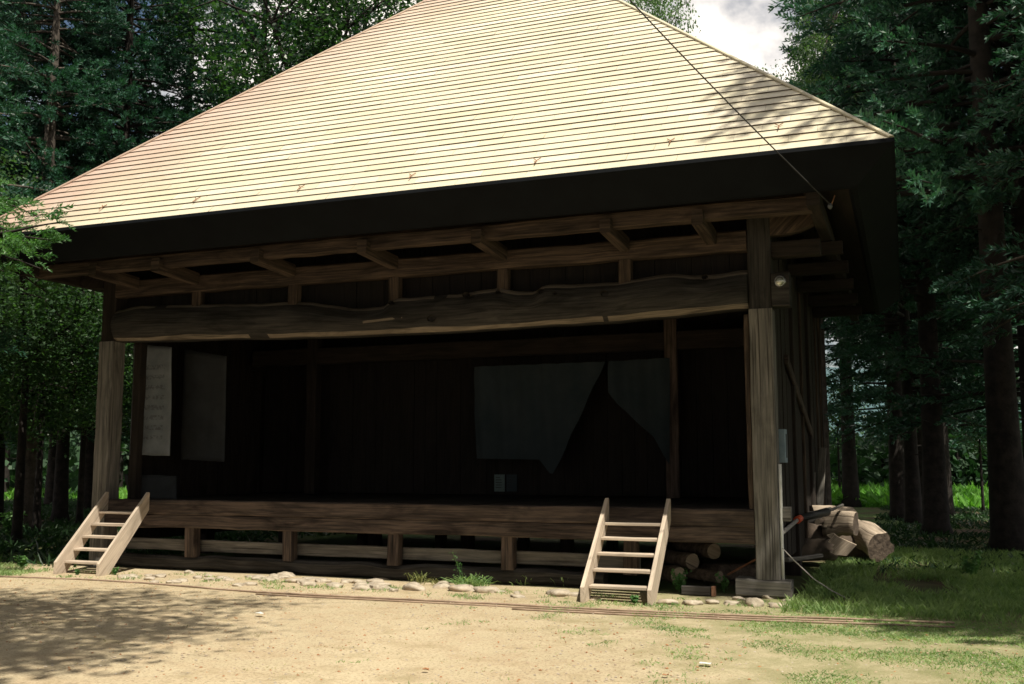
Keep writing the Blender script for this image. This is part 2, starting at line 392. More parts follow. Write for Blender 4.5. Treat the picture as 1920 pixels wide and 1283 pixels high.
# fascia (thick eave, slanting in) and soffit
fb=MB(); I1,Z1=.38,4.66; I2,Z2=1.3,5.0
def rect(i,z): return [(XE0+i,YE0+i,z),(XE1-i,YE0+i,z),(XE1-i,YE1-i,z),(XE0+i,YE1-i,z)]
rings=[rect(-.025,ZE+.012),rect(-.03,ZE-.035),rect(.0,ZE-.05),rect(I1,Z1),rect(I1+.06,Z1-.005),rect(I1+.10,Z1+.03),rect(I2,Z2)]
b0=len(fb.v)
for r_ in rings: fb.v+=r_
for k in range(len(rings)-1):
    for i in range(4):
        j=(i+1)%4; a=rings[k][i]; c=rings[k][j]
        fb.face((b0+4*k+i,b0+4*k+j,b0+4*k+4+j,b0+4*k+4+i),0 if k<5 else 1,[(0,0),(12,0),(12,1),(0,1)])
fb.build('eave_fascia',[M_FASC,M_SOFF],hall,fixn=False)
# posts
def part(name, mat, fn, **k):
    mb=MB(); fn(mb); return mb.build(name,mat,hall,**k)
YB=8.0
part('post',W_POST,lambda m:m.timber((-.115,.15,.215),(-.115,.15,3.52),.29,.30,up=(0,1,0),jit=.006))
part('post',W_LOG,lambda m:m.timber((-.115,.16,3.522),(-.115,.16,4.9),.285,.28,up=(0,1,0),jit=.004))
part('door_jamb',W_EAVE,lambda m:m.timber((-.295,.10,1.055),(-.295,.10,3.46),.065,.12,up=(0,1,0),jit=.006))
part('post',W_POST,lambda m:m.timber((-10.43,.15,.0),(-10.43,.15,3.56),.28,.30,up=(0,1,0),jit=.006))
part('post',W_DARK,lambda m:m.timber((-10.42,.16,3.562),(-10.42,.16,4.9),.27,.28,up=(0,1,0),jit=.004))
part('post',W_DARK,lambda m:m.timber((-10.2,.55,1.05),(-10.2,.55,4.6),.14,.16,up=(0,1,0)))
for X in (-10.45,-.1):
    for Y in (2.7,5.3,8.0):
        part('post',W_DARK,lambda m:m.timber((X,Y,0),(X,Y,4.9),.24,.24,up=(0,1,0)))
# sill block under the right post
def f(m):
    m.timber((-.50,.13,.115),(.15,.13,.115),.34,.20,jit=.014,seg=7,ch=.02)
part('sill_block',W_POST,f)
part('tie_end',W_POST,lambda m:m.timber((.032,.12,1.0),(.17,.12,1.0),.14,.17,jit=.002))
# the big wavy main beam
def lerp(t,x):
    for (a,za),(b,zb) in zip(t,t[1:]):
        if x<=b: 
            q=(x-a)/(b-a); q=max(0,min(1,q)); q=q*q*(3-2*q); return za+(zb-za)*q
    return t[-1][1]
TOP=[(-10.3,4.06),(-9.9,4.10),(-6.96,4.01),(-5.74,3.84),(-5.45,3.86),(-5.22,3.95),(-4.3,3.955),(-3.66,4.0),(-3.3,3.935),(-3.11,3.93),(-2.96,4.0),(-2.36,3.985),(-2.0,3.98),(-1.28,4.04),(-.9,4.0),(-.73,3.99),(-.27,4.03)]
BOT=[(-10.3,3.56),(-8.6,3.52),(-6.94,3.475),(-5.73,3.45),(-4.3,3.44),(-3.11,3.46),(-2.36,3.46),(-1.29,3.485),(-.26,3.54)]
KN=[(-5.24,3.88,.10,.06),(-4.07,3.92,.12,.05),(-3.6,3.93,.08,.045),(-2.98,3.9,.11,.06),(-2.78,3.86,.06,.04),(-2.1,3.82,.12,.05),(-.78,3.95,.10,.05),(-4.6,3.62,.16,.04),(-7.8,3.8,.12,.05),(-1.7,3.72,.1,.04)]
def f(m):
    n=150; ring=None
    for k in range(n+1):
        x=-10.28+(10.28-.262)*k/n; t=lerp(TOP,x)+.012*n3(x,0,0,3); b=lerp(BOT,x)+.008*n3(x,5,0,2.5); h=t-b
        R_=[(.30,t),(.06,t+.004),(.0,t-.045-.02*n3(x,9,1,1.5)),(-.055,t-.14),(-.085,b+h*.5),(-.06,b+.15),(-.015,b+.055+.03*n3(x,2,1,1.2)),(.05,b),(.30,b)]
        for (y,z) in R_:
            d=0
            if 0<R_.index((y,z))<8:
                for (kx,kz,kr,ka) in KN:
                    q=((x-kx)/kr)**2+((z-kz)/(kr*.8))**2
                    if q<9: d+= -ka*math.exp(-q)*(1-2.2*math.exp(-q*6))
                d+=.05*n3(x,z,0,2.1)+.02*n3(x,z*2,4,6)
                d+=.03*math.sin(3.1*z*3+x*.9)*n3(x,z,7,.8)
            m.v.append((x,y+d,z))
    for k in range(n):
        for i in range(9):
            j=(i+1)%9; A=k*9; mi=1 if i in (1,6) else 0
            if mi and n3(k*.11,i,0)<-.38: mi=0
            x0=10.28*k/n; x1=10.28*(k+1)/n
            m.face((A+i,A+9+i,A+9+j,A+j),mi,[(x0,i*.12),(x1,i*.12),(x1,i*.12+.12),(x0,i*.12+.12)],True)
    m.face(range(8,-1,-1),0); m.face([n*9+i for i in range(9)],0)
    for (kx,kz,kr,ka) in KN:   # open knot holes
        q=[]
        b=len(m.v)
        for i in range(10):
            t=i*.628; rr=kr*.33*(1+.3*n3(i,kx,kz)); m.v.append((kx+rr*math.cos(t)*1.3,-.05-ka*.62,kz+rr*math.sin(t)))
        for i in range(10):
            t=i*.628; rr=kr*.12; m.v.append((kx+rr*math.cos(t),.03,kz+rr*math.sin(t)))
        for i in range(10): m.face((b+i,b+(i+1)%10,b+10+(i+1)%10,b+10+i),2,None,True)
        m.face([b+10+i for i in range(10)],2)
part('main_beam',[W_LOG,W_SAP,M_KNOT],f,fixn=True)
part('beam_end',W_LOG,lambda m:m.timber((.03,.12,3.75),(.245,.12,3.75),.26,.42,jit=.006,seg=2))
part('splinter_patch',W_SAP,lambda m:m.timber((-5.68,-.085,3.62),(-5.05,-.085,3.655),.012,.032,jit=.003))
# upper wall beam, struts, boarding behind
part('wall_beam',W_EAVE,lambda m:m.timber((-10.285,.10,4.40),(-.262,.10,4.40),.20,.26,jit=.008,ch=.02))
for X in (-1.85,-3.58,-5.26,-6.96,-8.72):
    part('strut',W_EAVE,lambda m:m.timber((X,.10,lerp(TOP,X)-.06),(X,.10,4.27),.16,.14,up=(0,1,0)))
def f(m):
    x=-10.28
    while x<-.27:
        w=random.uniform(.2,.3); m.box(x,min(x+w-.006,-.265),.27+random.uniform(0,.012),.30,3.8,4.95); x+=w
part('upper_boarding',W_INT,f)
# outer purlin on cantilevered arms
part('outer_purlin',W_EAVE,lambda m:m.timber((-11.12,-.735,4.60),(.60,-.735,4.60),.17,.19,jit=.008,ch=.012))
part('upper_purlin',W_EAVE,lambda m:m.timber((-10.9,-.50,4.76),(.50,-.50,4.76),.12,.10,jit=.005))
for X in (-.70,-1.84,-3.56,-5.24,-6.96,-8.71,-9.88):
    part('bracket_arm',W_EAVE,lambda m:m.timber((X,-.93,4.52),(X,.0,4.47),.14,.19,jit=.005,ch=.015))
def f(m):   # curved cantilever end right of the corner post
    m.prism([(.03,4.44),(.25,4.45),(.42,4.49),(.56,4.55),(.68,4.61),(.68,4.66),(.60,4.66),(.60,4.72),(.03,4.72)],1,.02,.2)
part('carved_bracket',W_EAVE,f)
part('carved_bracket',W_DARK,lambda m:m.prism([(-10.57,4.44),(-10.8,4.45),(-11.0,4.5),(-11.12,4.56),(-11.12,4.66),(-10.57,4.66)],1,.02,.2))
part('side_tie_end',W_DARK,lambda m:m.timber((.032,.16,4.27),(.62,.16,4.27),.2,.2,jit=.004))
part('side_purlin',W_DARK,lambda m:m.timber((.64,-1.05,4.60),(.64,9.0,4.60),.15,.18,jit=.006))
part('side_purlin',W_DARK,lambda m:m.timber((-11.13,-1.05,4.60),(-11.13,9.0,4.60),.15,.18,jit=.006))
for Y in (1.0,2.4,3.9,5.4,6.9):
    part('side_arm',W_DARK,lambda m:m.timber((.0,Y,4.42),(.84,Y,4.42),.15,.17,jit=.004))
    part('side_arm',W_DARK,lambda m:m.timber((-10.5,Y,4.42),(-11.3,Y,4.42),.15,.17,jit=.004))
def f(m):
    X=-11.6
    while X<1.2:
        m.timber((X,-1.02,4.76),(X,.9,5.35),.06,.08,jit=.002,seg=2,ch=.006); X+=.45
part('rafters',M_SOFF,f)
# stage front
part('stage_edge_beam',W_BEAM,lambda m:m.timber((-10.285,.09,.945),(-.262,.09,.945),.18,.215,jit=.007,ch=.012))
part('stage_edge_beam',W_BEAM,lambda m:m.timber((-10.285,.10,.735),(-.262,.10,.735),.18,.20,jit=.009,ch=.014))
for X in (-8.69,-6.95,-5.23,-3.52,-1.84):
    part('short_post',W_BEAM,lambda m:m.timber((X,.14,.20),(X,.14,.636),.17,.16,up=(0,1,0),jit=.008,seg=4))
part('rail_board',W_POST,lambda m:m.timber((-10.2,.30,.36),(-1.76,.30,.345),.05,.175,jit=.006))
part('sill_log',W_LOG,lambda m:m.timber((-10.2,.22,.115),(-2.2,.22,.115),.22,.20,jit=.022,ch=.04,seg=40,fr=1.7))
def f(m):
    x=-10.3
    while x<-.3:
        w=random.uniform(.22,.34); m.box(x,min(x+w-.005,-.3),.19,5.2,1.0,1.05+random.uniform(-.006,.003)); x+=w
part('stage_floor',W_DARK,f)
for X in (-8.6,-6.9,-5.2,-3.5,-1.9):
    for Y in (2.6,5.2):
        part('foundation_post',W_DARK,lambda m:m.timber((X,Y,0),(X,Y,.99),.18,.18,up=(0,1,0)))
# walls
def boards(m,x0,x1,z0,z1,y,ax):
    x=x0
    while x<x1:
        w=random.uniform(.2,.3); b=min(x+w-.006,x1); j=random.uniform(0,.012)
        if ax==1: m.box(x,b,y+j,y+.03+j,z0,z1)
        else: m.box(y+j,y+.03+j,x,b,z0,z1)
        x+=w
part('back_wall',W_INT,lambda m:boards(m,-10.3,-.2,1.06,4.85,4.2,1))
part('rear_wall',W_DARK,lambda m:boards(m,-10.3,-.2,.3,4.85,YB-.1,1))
part('side_wall',W_DARK,lambda m:boards(m,.32,YB-.15,.35,4.85,-.07,0))
part('side_wall',W_DARK,lambda m:boards(m,.72,YB-.15,.35,4.85,-10.5,0))
for X in (-8.86,-2.03):
    part('inner_post',W_DARK if X<-5 else W_BEAM,lambda m:m.timber((X,3.7,1.055),(X,3.7,4.7),.22,.2,up=(0,1,0)))
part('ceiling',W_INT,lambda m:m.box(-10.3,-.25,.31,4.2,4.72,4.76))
part('inner_beam',W_DARK,lambda m:m.timber((-10.2,3.7,3.62),(-.25,3.7,3.62),.16,.3,jit=.006))
for Y in (4.1,5.6,7.0,7.9):
    part('wall_batten',W_EAVE,lambda m:m.timber((-.02,Y,.3),(-.02,Y,4.6),.05,.07,up=(0,1,0),jit=.004))
part('wall_brace',W_BEAM,lambda m:m.timber((.0,1.7,3.05),(.0,5.4,2.1),.05,.14,jit=.003))
part('ground_tie',W_POST,lambda m:m.timber((.06,.42,.42),(.42,1.1,.43),.07,.05,jit=.003))
# ---------------------------------------------------------------- things fixed to, hung in or leant on the hall
lp=empty('round_lamp',tuple(Vector((.14,-.012,3.84))))
tag(lp,'small round glass lamp with metal rim on the beam end right of the corner post','lamp')
m=MB(); m.tube([(0,0,0),(0,-.03,0)],[.072,.07],24); m.tube([(0,-.03,0),(0,-.045,0)],[.07,.062],24); m.build('rim',M_CHROME,lp)
m=MB()
for k in range(6):
    pass
m.tube([(0,-.046,0),(0,-.062,0),(0,-.074,0),(0,-.08,0)],[.058,.05,.032,.008],20)
gm,nt,b=newmat('lamp_glass'); b.inputs['Base Color'].default_value=(.5,.52,.48,1); b.inputs['Roughness'].default_value=.06; b.inputs['Metallic'].default_value=.7
m.build('glass',gm,lp)
def sheet(name, P4, nx, ny, wav, mat, th=.004, seed=0, text=None, parent=None):
    """hanging cloth from 4 corners TL,TR,BR,BL with folds"""
    m=MB(); TL,TR,BR,BL=[Vector(p) for p in P4]; nr=(TR-TL).cross(BL-TL).normalized()
    for s_ in (0,1):
        for j in range(ny+1):
            for i in range(nx+1):
                a=i/nx; c=j/ny
                p=(TL*(1-a)+TR*a)*(1-c)+(BL*(1-a)+BR*a)*c
                p=p+nr*(wav*(n3(a*3+seed,c*1.2,seed)+.4*n3(a*9,c*3+seed,1)))+Vector((0,0,.012*n3(a*4,seed,0)*(1 if j in (0,ny) else .3)))
                m.v.append(tuple(p+nr*th*s_))
    K=(nx+1)*(ny+1)
    for s_ in (0,1):
        for j in range(ny):
            for i in range(nx):
                A=s_*K+j*(nx+1)+i; q=(A,A+1,A+nx+2,A+nx+1)
                mi=0
                m.face(q if s_==0 else q[::-1],mi,None,True)
    def edge(l):
        for a,b in zip(l,l[1:]): m.face((a,b,b+K,a+K))
    edge([i for i in range(nx+1)]); edge([ny*(nx+1)+i for i in range(nx+1)])
    edge([j*(nx+1) for j in range(ny+1)]); edge([j*(nx+1)+nx for j in range(ny+1)])
    return m
def P(px,py,Y): return at(px,py,1,Y)
o=sheet('b',[P(250,645,.62),P(322,651,.62),P(319,855,.60),P(243,853,.60)],14,24,.035,M_CLOTH,seed=2).build('hanging_banner',M_BANNER)
tag(o,'long grey-white cloth banner hanging just inside the left post, with faint rows of writing','banner')
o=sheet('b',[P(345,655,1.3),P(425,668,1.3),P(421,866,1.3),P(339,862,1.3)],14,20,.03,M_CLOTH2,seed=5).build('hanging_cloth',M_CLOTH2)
tag(o,'dim grey cloth hanging behind and right of the long banner','cloth')
o=sheet('b',[P(232,889,.8),P(330,892,.8),P(330,936,.62),P(241,933,.62)],10,6,.008,M_CLOTH2,.03,seed=8).build('leaning_board',M_CLOTH2)
tag(o,'grey board standing on the stage floor below the hanging banner','board')
# blue curtain with triangular opening
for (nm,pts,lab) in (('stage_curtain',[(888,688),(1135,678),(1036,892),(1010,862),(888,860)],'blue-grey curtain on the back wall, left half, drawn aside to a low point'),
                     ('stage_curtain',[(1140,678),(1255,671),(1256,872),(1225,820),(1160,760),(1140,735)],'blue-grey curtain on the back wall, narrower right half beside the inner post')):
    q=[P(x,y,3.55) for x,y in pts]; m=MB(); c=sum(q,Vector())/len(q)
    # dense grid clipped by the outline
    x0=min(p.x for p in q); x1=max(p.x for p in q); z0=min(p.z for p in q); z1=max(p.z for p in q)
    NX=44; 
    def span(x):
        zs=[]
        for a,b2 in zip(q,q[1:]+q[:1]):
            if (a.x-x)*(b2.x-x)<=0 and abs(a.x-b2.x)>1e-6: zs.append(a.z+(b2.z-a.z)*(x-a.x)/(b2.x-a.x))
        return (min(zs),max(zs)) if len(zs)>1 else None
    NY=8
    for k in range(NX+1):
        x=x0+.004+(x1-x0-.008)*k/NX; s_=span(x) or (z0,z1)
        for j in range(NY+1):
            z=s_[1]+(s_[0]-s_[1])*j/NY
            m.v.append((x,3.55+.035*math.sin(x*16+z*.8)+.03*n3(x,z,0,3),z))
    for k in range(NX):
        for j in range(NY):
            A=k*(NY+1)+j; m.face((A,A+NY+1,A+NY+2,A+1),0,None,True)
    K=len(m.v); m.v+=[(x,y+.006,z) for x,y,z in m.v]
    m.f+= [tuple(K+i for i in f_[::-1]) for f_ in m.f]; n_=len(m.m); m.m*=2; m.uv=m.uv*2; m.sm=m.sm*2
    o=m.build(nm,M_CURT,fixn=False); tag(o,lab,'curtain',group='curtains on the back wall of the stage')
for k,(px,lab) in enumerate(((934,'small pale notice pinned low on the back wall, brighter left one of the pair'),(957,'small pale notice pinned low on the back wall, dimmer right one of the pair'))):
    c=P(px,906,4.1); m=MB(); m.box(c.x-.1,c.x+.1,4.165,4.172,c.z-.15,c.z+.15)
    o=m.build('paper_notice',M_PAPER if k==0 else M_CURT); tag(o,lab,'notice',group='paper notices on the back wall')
    m=MB()
    for j in range(5):
        z=c.z+.1-.045*j; m.box(c.x-.07,c.x+random.uniform(.0,.07),4.160,4.164,z-.006,z+.006)
    m.build('print_lines',M_CLOTH2,o)
# meter box + white pipe on the side
mb_=empty('meter_box',(.04,.62,1.62)); tag(mb_,'pale blue plastic box fixed to the side wall behind the right post','box')
m=MB(); m.timber((.0,0,0),(.0,0,.42),.09,.20,up=(0,1,0),jit=0,seg=1,ch=.012); m.build('housing',M_BLUEBOX,mb_)
m=MB(); m.box(.045,.052,-.07,.07,.06,.36); m.build('cover',M_CLOTH,mb_)
o=MB().tube([(.055,.06,.22),(.055,.06,.6),(.055,.06,.95),(.058,.05,1.25),(.06,.05,1.6)],.02,10).build('white_pipe',M_PVC)
tag(o,'thin white plastic pipe running up the outer edge of the right post','pipe')
pts=[(.09,-.03,.62),(.14,-.05,.50),(.24,-.08,.34),(.42,-.10,.19),(.62,-.06,.09),(.95,.02,.02)]
pts=[at(1467,1028,1,.0),at(1490,1052,1,-.02),at(1525,1085,1,-.03),at(1560,1108,1,-.03),at(1588,1122,1,-.02),at(1612,1132,2,.0)]
o=MB().tube(pts,.0065,8).build('ground_cable',M_CABLE); tag(o,'pale grey cable sloping from the right post down into the grass','cable')
# overhead wire and its insulator
A=at(1556,383,1,-1.17); B=at(1195,-2,1,-3.2); Cc=B+(B-A)*.9
pts=[]
for k in range(25):
    t=k/24; p=A+(Cc-A)*t; pts.append(p-Vector((0,0,.10*math.sin(math.pi*t))))
o=MB().tube(pts,.0075,6).build('overhead_wire',M_WIRE); tag(o,'dark overhead wire running from the right eave up past the roof','wire')
ins=empty('wire_insulator',tuple(A)); tag(ins,'small pale insulator under the right eave where the overhead wire ends','insulator')
MB().tube([(0,0,0),(0.0,.03,-.02),(0,.06,-.03)],[.02,.028,.018],10).build('knob',M_CLOTH,ins)
MB().tube([(0,.06,-.03),(.05,.1,.12)],.008,6).build('hook',M_RUST,ins)
# ---------------------------------------------------------------- the two stairs
def stair(x0,x1,yf,yt,zt,treads,label,lean=0):
    s=empty('wooden_stair',((x0+x1)/2,yf,0)); tag(s,label,'stairs',group='wooden stairs up to the stage'); cx=(x0+x1)/2
    for X in (x0,x1):
        m=MB(); L=zt-.17; run=yt-yf
        m.prism([(0,0),(0,.17),(run-.02,zt),(run,zt-.01),(run,zt-.27),(.2,0)],0,-.024,.024)
        o=m.build('stringer',W_STAIR,s,loc=(X-cx,0,0))
    for k in range(treads):
        z=.16+(zt-.30)*k/(treads); y=(z)/(zt-.1)*(yt-yf)+.06
        m=MB(); m.timber((x0-cx+.03,y+.03,z),(x1-cx-.03,y+.03,z),.17,.036,jit=.002,seg=4,ch=.005)
        m.build('tread',W_STAIR,s)
    return s
stair(-10.22,-9.42,-1.02,-.03,1.17,5,'pale wooden open stair at the left end of the stage, beside the left post')
stair(-2.10,-1.30,-1.14,-.03,1.17,5,'pale wooden open stair at the right end, beside logs stored under the stage')
# ---------------------------------------------------------------- logs under the floor
def log(p0,p1,r,label,mats=(W_BARK,W_PILE),name='log',group=None,wob=.15,n=14):
    p0=Vector(p0); p1=Vector(p1); m=MB(); k=7
    m.tube([(p1-p0)*(i/(k-1))+Vector((0,0,.02*n3(i,p0.x,p0.y))) for i in range(k)],[r*(1+.07*n3(i,p0.x,3)) for i in range(k)],n,0,True,wob,1)
    o=m.build(name,list(mats),loc=p0); tag(o,label,'log',group); return o
G1='cut logs stored under the stage floor'
log((-1.33,.62,.165),(-1.95,1.5,.15),.105,'cut log under the stage with a pale sunlit end, lowest and nearest the right stair',group=G1)
log((-1.18,.80,.33),(-1.9,1.7,.33),.10,'cut log under the stage resting on top of the sunlit one, grey end',group=G1)
log((-.93,1.0,.45),(-1.6,1.9,.44),.10,'cut log under the stage, topmost of the four and half in shadow',group=G1)
log((-.80,.62,.17),(-1.5,1.1,.16),.075,'thin cut log under the stage, nearest the right post',group=G1)
log((-1.15,1.4,.12),(-.2,1.9,.12),.12,'dark log lying crosswise behind the other logs under the stage',group=G1)
# brick-like block and rusty board in the opening
m=MB(); m.timber((-1.16,.02,.055),(-.80,.0,.055),.10,.11,jit=.003,seg=4,ch=.008); o=m.build('wooden_block',W_LOG); tag(o,'short brown block lying on the ground between the logs and the sill block','block')
m=MB(); m.timber((-.79,.0,.055),(-.75,.0,.055),.11,.12,jit=.002,seg=1,ch=.008); m.build('end_face',M_BRICK,o)
o=MB().timber((-.72,.75,.18),(-.30,.62,.42),.03,.025,jit=0,seg=1,ch=.004).build('orange_stick',M_RUST); tag(o,'thin rusty brown stick leaning in the dark under the floor by the right post','stick')
# ---------------------------------------------------------------- firewood pile right of the hall
GP='logs heaped beside the right wall'
log(at(1546,985,1,4.4),at(1604,985,1,4.3),.185,'thick split log with bleached wood, middle of the heap',(W_PILE,W_BARK),group=GP,wob=.45,n=16)
log(at(1602,1004,1,5.2),at(1652,1024,1,4.6),.235,'fat rounded log at the right end of the heap',(W_PILE,W_BARK),group=GP,wob=.5,n=16)
log(at(1520,968,1,4.9),at(1598,968,1,5.3),.16,'brown log lying at the top back of the heap',(W_PILE,W_BARK),group=GP,wob=.3,n=10)
log(at(1470,1010,1,4.2),at(1552,1012,1,4.6),.24,'dark bark covered log at the bottom of the heap near the wall',(M_TARP,W_BARK),group=GP,wob=.4,n=10)
log(at(1480,1035,1,3.9),at(1560,1030,1,4.3),.17,'dark rotting log on the ground at the front of the heap',(M_TARP,W_BARK),group=GP,wob=.4,n=10)
log(at(1565,1020,1,4.9),at(1650,1030,1,5.3),.2,'dark log in the shadow under the fat rounded log',(M_TARP,W_BARK),group=GP,wob=.3,n=10)
log(at(1485,985,1,4.6),at(1560,962,1,5.0),.11,'slim grey branch lying over the back of the heap',(W_LOG,W_BARK),group=GP,wob=.3,n=8)
m=MB(); c=at(1533,979,1,4.0); m.tube([c,c+Vector((.05,.3,0))],.045,12,0,True,.1,1); o=m.build('log',[W_BARK,W_PILE]); tag(o,'thin round log end pointing outwards, between wall and split log','log',GP)
m=MB()
poly=[(1550,1003),(1563,1000),(1570,1006),(1606,1022),(1588,1042),(1566,1040),(1556,1034),(1566,1032),(1560,1026),(1566,1022),(1553,1016),(1558,1010)]
q=[at(x,y,1,3.95) for x,y in poly]; m.prism([(p.x,p.z) for p in q],1,3.9,4.02); o=m.build('split_plank',W_PILE); tag(o,'pale jagged split slab of wood propped against the front of the heap','slab')
# tool with orange ring leaning from the post over the heap
pl_=empty('garden_pole',tuple(at(1463,1003,1,.45))); tag(pl_,'long pole with grey handle, orange rings and black sleeve lying over the log heap','pole')
O=pl_.location.copy()
def seg(n,a,b,r,mt,r2=None): MB().tube([a-O,b-O],[r,r2 or r],12).build(n,mt,pl_)
a=at(1464,1002,1,.5); b=at(1494,976,1,2.0); c=at(1500,972,1,2.2); d=at(1550,960,1,3.6); e=at(1580,947,1,4.3)
seg('handle',a,b,.028,M_CABLE); seg('ring',b,c,.05,M_RED); seg('sleeve',c,d,.05,M_BLACK,.065); seg('shaft',d,e,.022,W_POST)
seg('end_cap',a-(b-a).normalized()*.05,a,.032,M_RED)
# leaning boards by the wall end
for k,(x0,x1,y0,lab) in enumerate(((1500,1496,880,'weathered plank leaning on the side wall, left one of three'),(1522,1517,886,'weathered plank leaning on the side wall, middle one of three'),(1543,1532,840,'long weathered plank leaning at the far corner of the side wall, right one of three'))):
    a=at(x1,962,1,5.2+k*.6); b=at(x0,y0,1,5.4+k*.6)
    m=MB(); m.timber((0,0,-.4),(b-a),.13,.03,up=(0,1,0),jit=.004); o=m.build('leaning_plank',W_POST,loc=a); tag(o,lab,'plank',group='planks leaning on the side wall')
# ---------------------------------------------------------------- stones
ST=[(534,1081,36,14),(626,1101,32,13),(675,1105,36,14),(716,1105,22,11),(736,1109,16,9),(774,1106,45,19),(827,1102,38,18),(864,1108,48,17),(910,1111,42,17),
(245,1083,29,10),(278,1087,26,9),(352,1075,22,9),(370,1085,19,9),(393,1089,23,10),(337,1091,26,9),(426,1089,24,9),(466,1098,27,10),(469,1084,23,8),
(1045,1117,48,17),(1113,1125,30,10),(1249,1131,36,12),(1296,1133,36,12),(1335,1131,30,10),(1368,1133,30,10),(1413,1136,33,24),(1441,1122,26,10),(1463,1139,42,13),(1519,1142,42,12),(1546,1142,20,7),
(575,1098,36,13),(600,1092,26,10),(500,1090,30,10),(720,1085,44,12),(560,1090,24,9),(650,1093,30,10),(444,1099,22,8),(1480,1128,22,7),(1385,1124,24,8)]
WORDS=['round','flat','wide','small','pale','low','chipped','smooth']
def icoball(n=2):
    import bmesh
    bm=bmesh.new(); bmesh.ops.create_icosphere(bm,subdivisions=n+1,radius=1); v=[x.co.copy() for x in bm.verts]; f=[[q.index for q in y.verts] for y in bm.faces]; bm.free(); return v,f
IV,IF=icoball(2)
rs_=random.Random(4)
for _ in range(20):
    x_=rs_.uniform(468,735); ST.append((x_,1080+(x_-468)*.052+rs_.uniform(0,12),rs_.uniform(18,40),rs_.uniform(8,12)))
for _ in range(10):
    x_=rs_.uniform(228,468); ST.append((x_,1080+rs_.uniform(0,14),rs_.uniform(16,32),rs_.uniform(7,10)))
for _ in range(6):
    x_=rs_.uniform(930,1090); ST.append((x_,1108+rs_.uniform(0,14),rs_.uniform(14,30),rs_.uniform(7,10)))
ST.sort(key=lambda s:s[0])
for i,(px,py,w,h) in enumerate(ST):
    p=at(px,py,2,.0); D=(p-CAM).dot(FW); s=D/FPX; m=MB(); sd=i*3.7
    rx=w*s/2; rz=h*s*.62; ry=rx*random.uniform(.6,.9)
    for v in IV:
        k=1+.55*n3(v.x+sd,v.y,v.z,1.0)+.16*n3(v.x,v.y+sd,v.z,2.6)+.05*n3(v.x,v.y+sd,v.z,7)
        x,y,z=v.x*k,v.y*k,v.z*k; z=z if z<.55 else .55+(z-.55)*.45
        m.v.append((x*rx,y*ry,z*rz*1.15+rz*.12))
    for f_ in IF: m.face(f_,0,None,True)
    o=m.build('stone',M_STONE,loc=(p.x,p.y+ry*.3,0),smooth=True); o.rotation_euler=(0,0,random.uniform(-.3,.3))
    if px<560: wh='left of the first short post from the left stair' if False else 'in the left part of the row'
    near='beside the left stair' if px<300 else 'in the left part of the row' if px<560 else 'in the middle of the row' if px<960 else 'just left of the right stair' if px<1130 else 'between the right stair and the sill block' if px<1400 else 'in the grass right of the sill block'
    o['_near']=near
    o['_w']=w
stones=[o for o in bpy.data.objects if o.name.startswith('stone') and '_near' in o]
groups={}
for o in stones: groups.setdefault(o['_near'],[]).append(o)
ORD=[f'{n}th' for n in range(60)]
ORD[:16]=['first','second','third','fourth','fifth','sixth','seventh','eighth','ninth','tenth','eleventh','twelfth','thirteenth','fourteenth','fifteenth','sixteenth']
for nr_,l in groups.items():
    l.sort(key=lambda o:o.location.x)
    for k,o in enumerate(l):
        w=o['_w']; sz='large' if w>=38 else 'medium' if w>=28 else 'small'
        tag(o,f'{sz} pale stone {nr_}, {ORD[k]} from the left there','stone','field stones laid in a row before the stage')
        del o['_near']; del o['_w']
# pipes along the stones
PW=[(0,1081),(150,1086),(270,1093),(480,1110),(960,1134),(1200,1146),(1440,1156),(1600,1161),(1790,1168)]
def pipe(off,x0,x1,r,lab):
    pts=[]
    for (a,b) in PW:
        if x0<=a<=x1: p=at(a,b+off,2,r); pts.append(p)
    out=[]
    for a,b in zip(pts,pts[1:]):
        for k in range(6):
            q=a+(b-a)*(k/6); out.append(q+Vector((0,.012*n3(q.x,off,0,1.1),.004*n3(q.x,off,2,2))))
    out.append(pts[-1]); o=MB().tube(out,r,8).build('ground_pipe',M_PIPE); tag(o,lab,'pipe','long thin pipes lying before the stones')
pipe(0,0,1790,.012,'long thin brown pipe on the ground before the stones, the rear one')
pipe(4,480,1600,.010,'long thin brown pipe on the ground before the stones, middle one of three')
pipe(8,960,1790,.011,'thin brown pipe on the ground before the stones, the front and shortest one')
# scraps
for (x,y,w,lab,mt,nm,ct) in ((487,1153,.09,'white paper scrap on the sand before the middle of the stage',M_PVC,'paper_scrap','litter'),(1323,1248,.10,'white flat scrap on the thin grass in the right foreground',M_PVC,'paper_scrap','litter'),
        (1326,1212,.05,'orange-brown dead leaf on the sand right of the centre',M_LEAFD,'dead_leaf','leaf'),(1248,1270,.05,'orange-brown dead leaf near the bottom edge',M_LEAFD,'dead_leaf','leaf'),(798,1259,.05,'dark curled leaf on the sand in the middle foreground',M_LEAFD,'dead_leaf','leaf')):
    p=at(x,y,2,.01); m=MB()
    for j in range(4):
        for i in range(4): m.v.append((w*(i/3-.5)*(1-.3*abs(j/3-.5)),w*.7*(j/3-.5),.006+.018*n3(i*.9+x,j*.9,0)+.012))
    K=16; m.v+=[(a,b,c+.002) for a,b,c in m.v]
    for j in range(3):
        for i in range(3):
            A=j*4+i; m.face((A,A+1,A+5,A+4)); m.face((K+A+4,K+A+5,K+A+1,K+A))
    o=m.build(nm,mt,loc=p,fixn=False); tag(o,lab,ct)
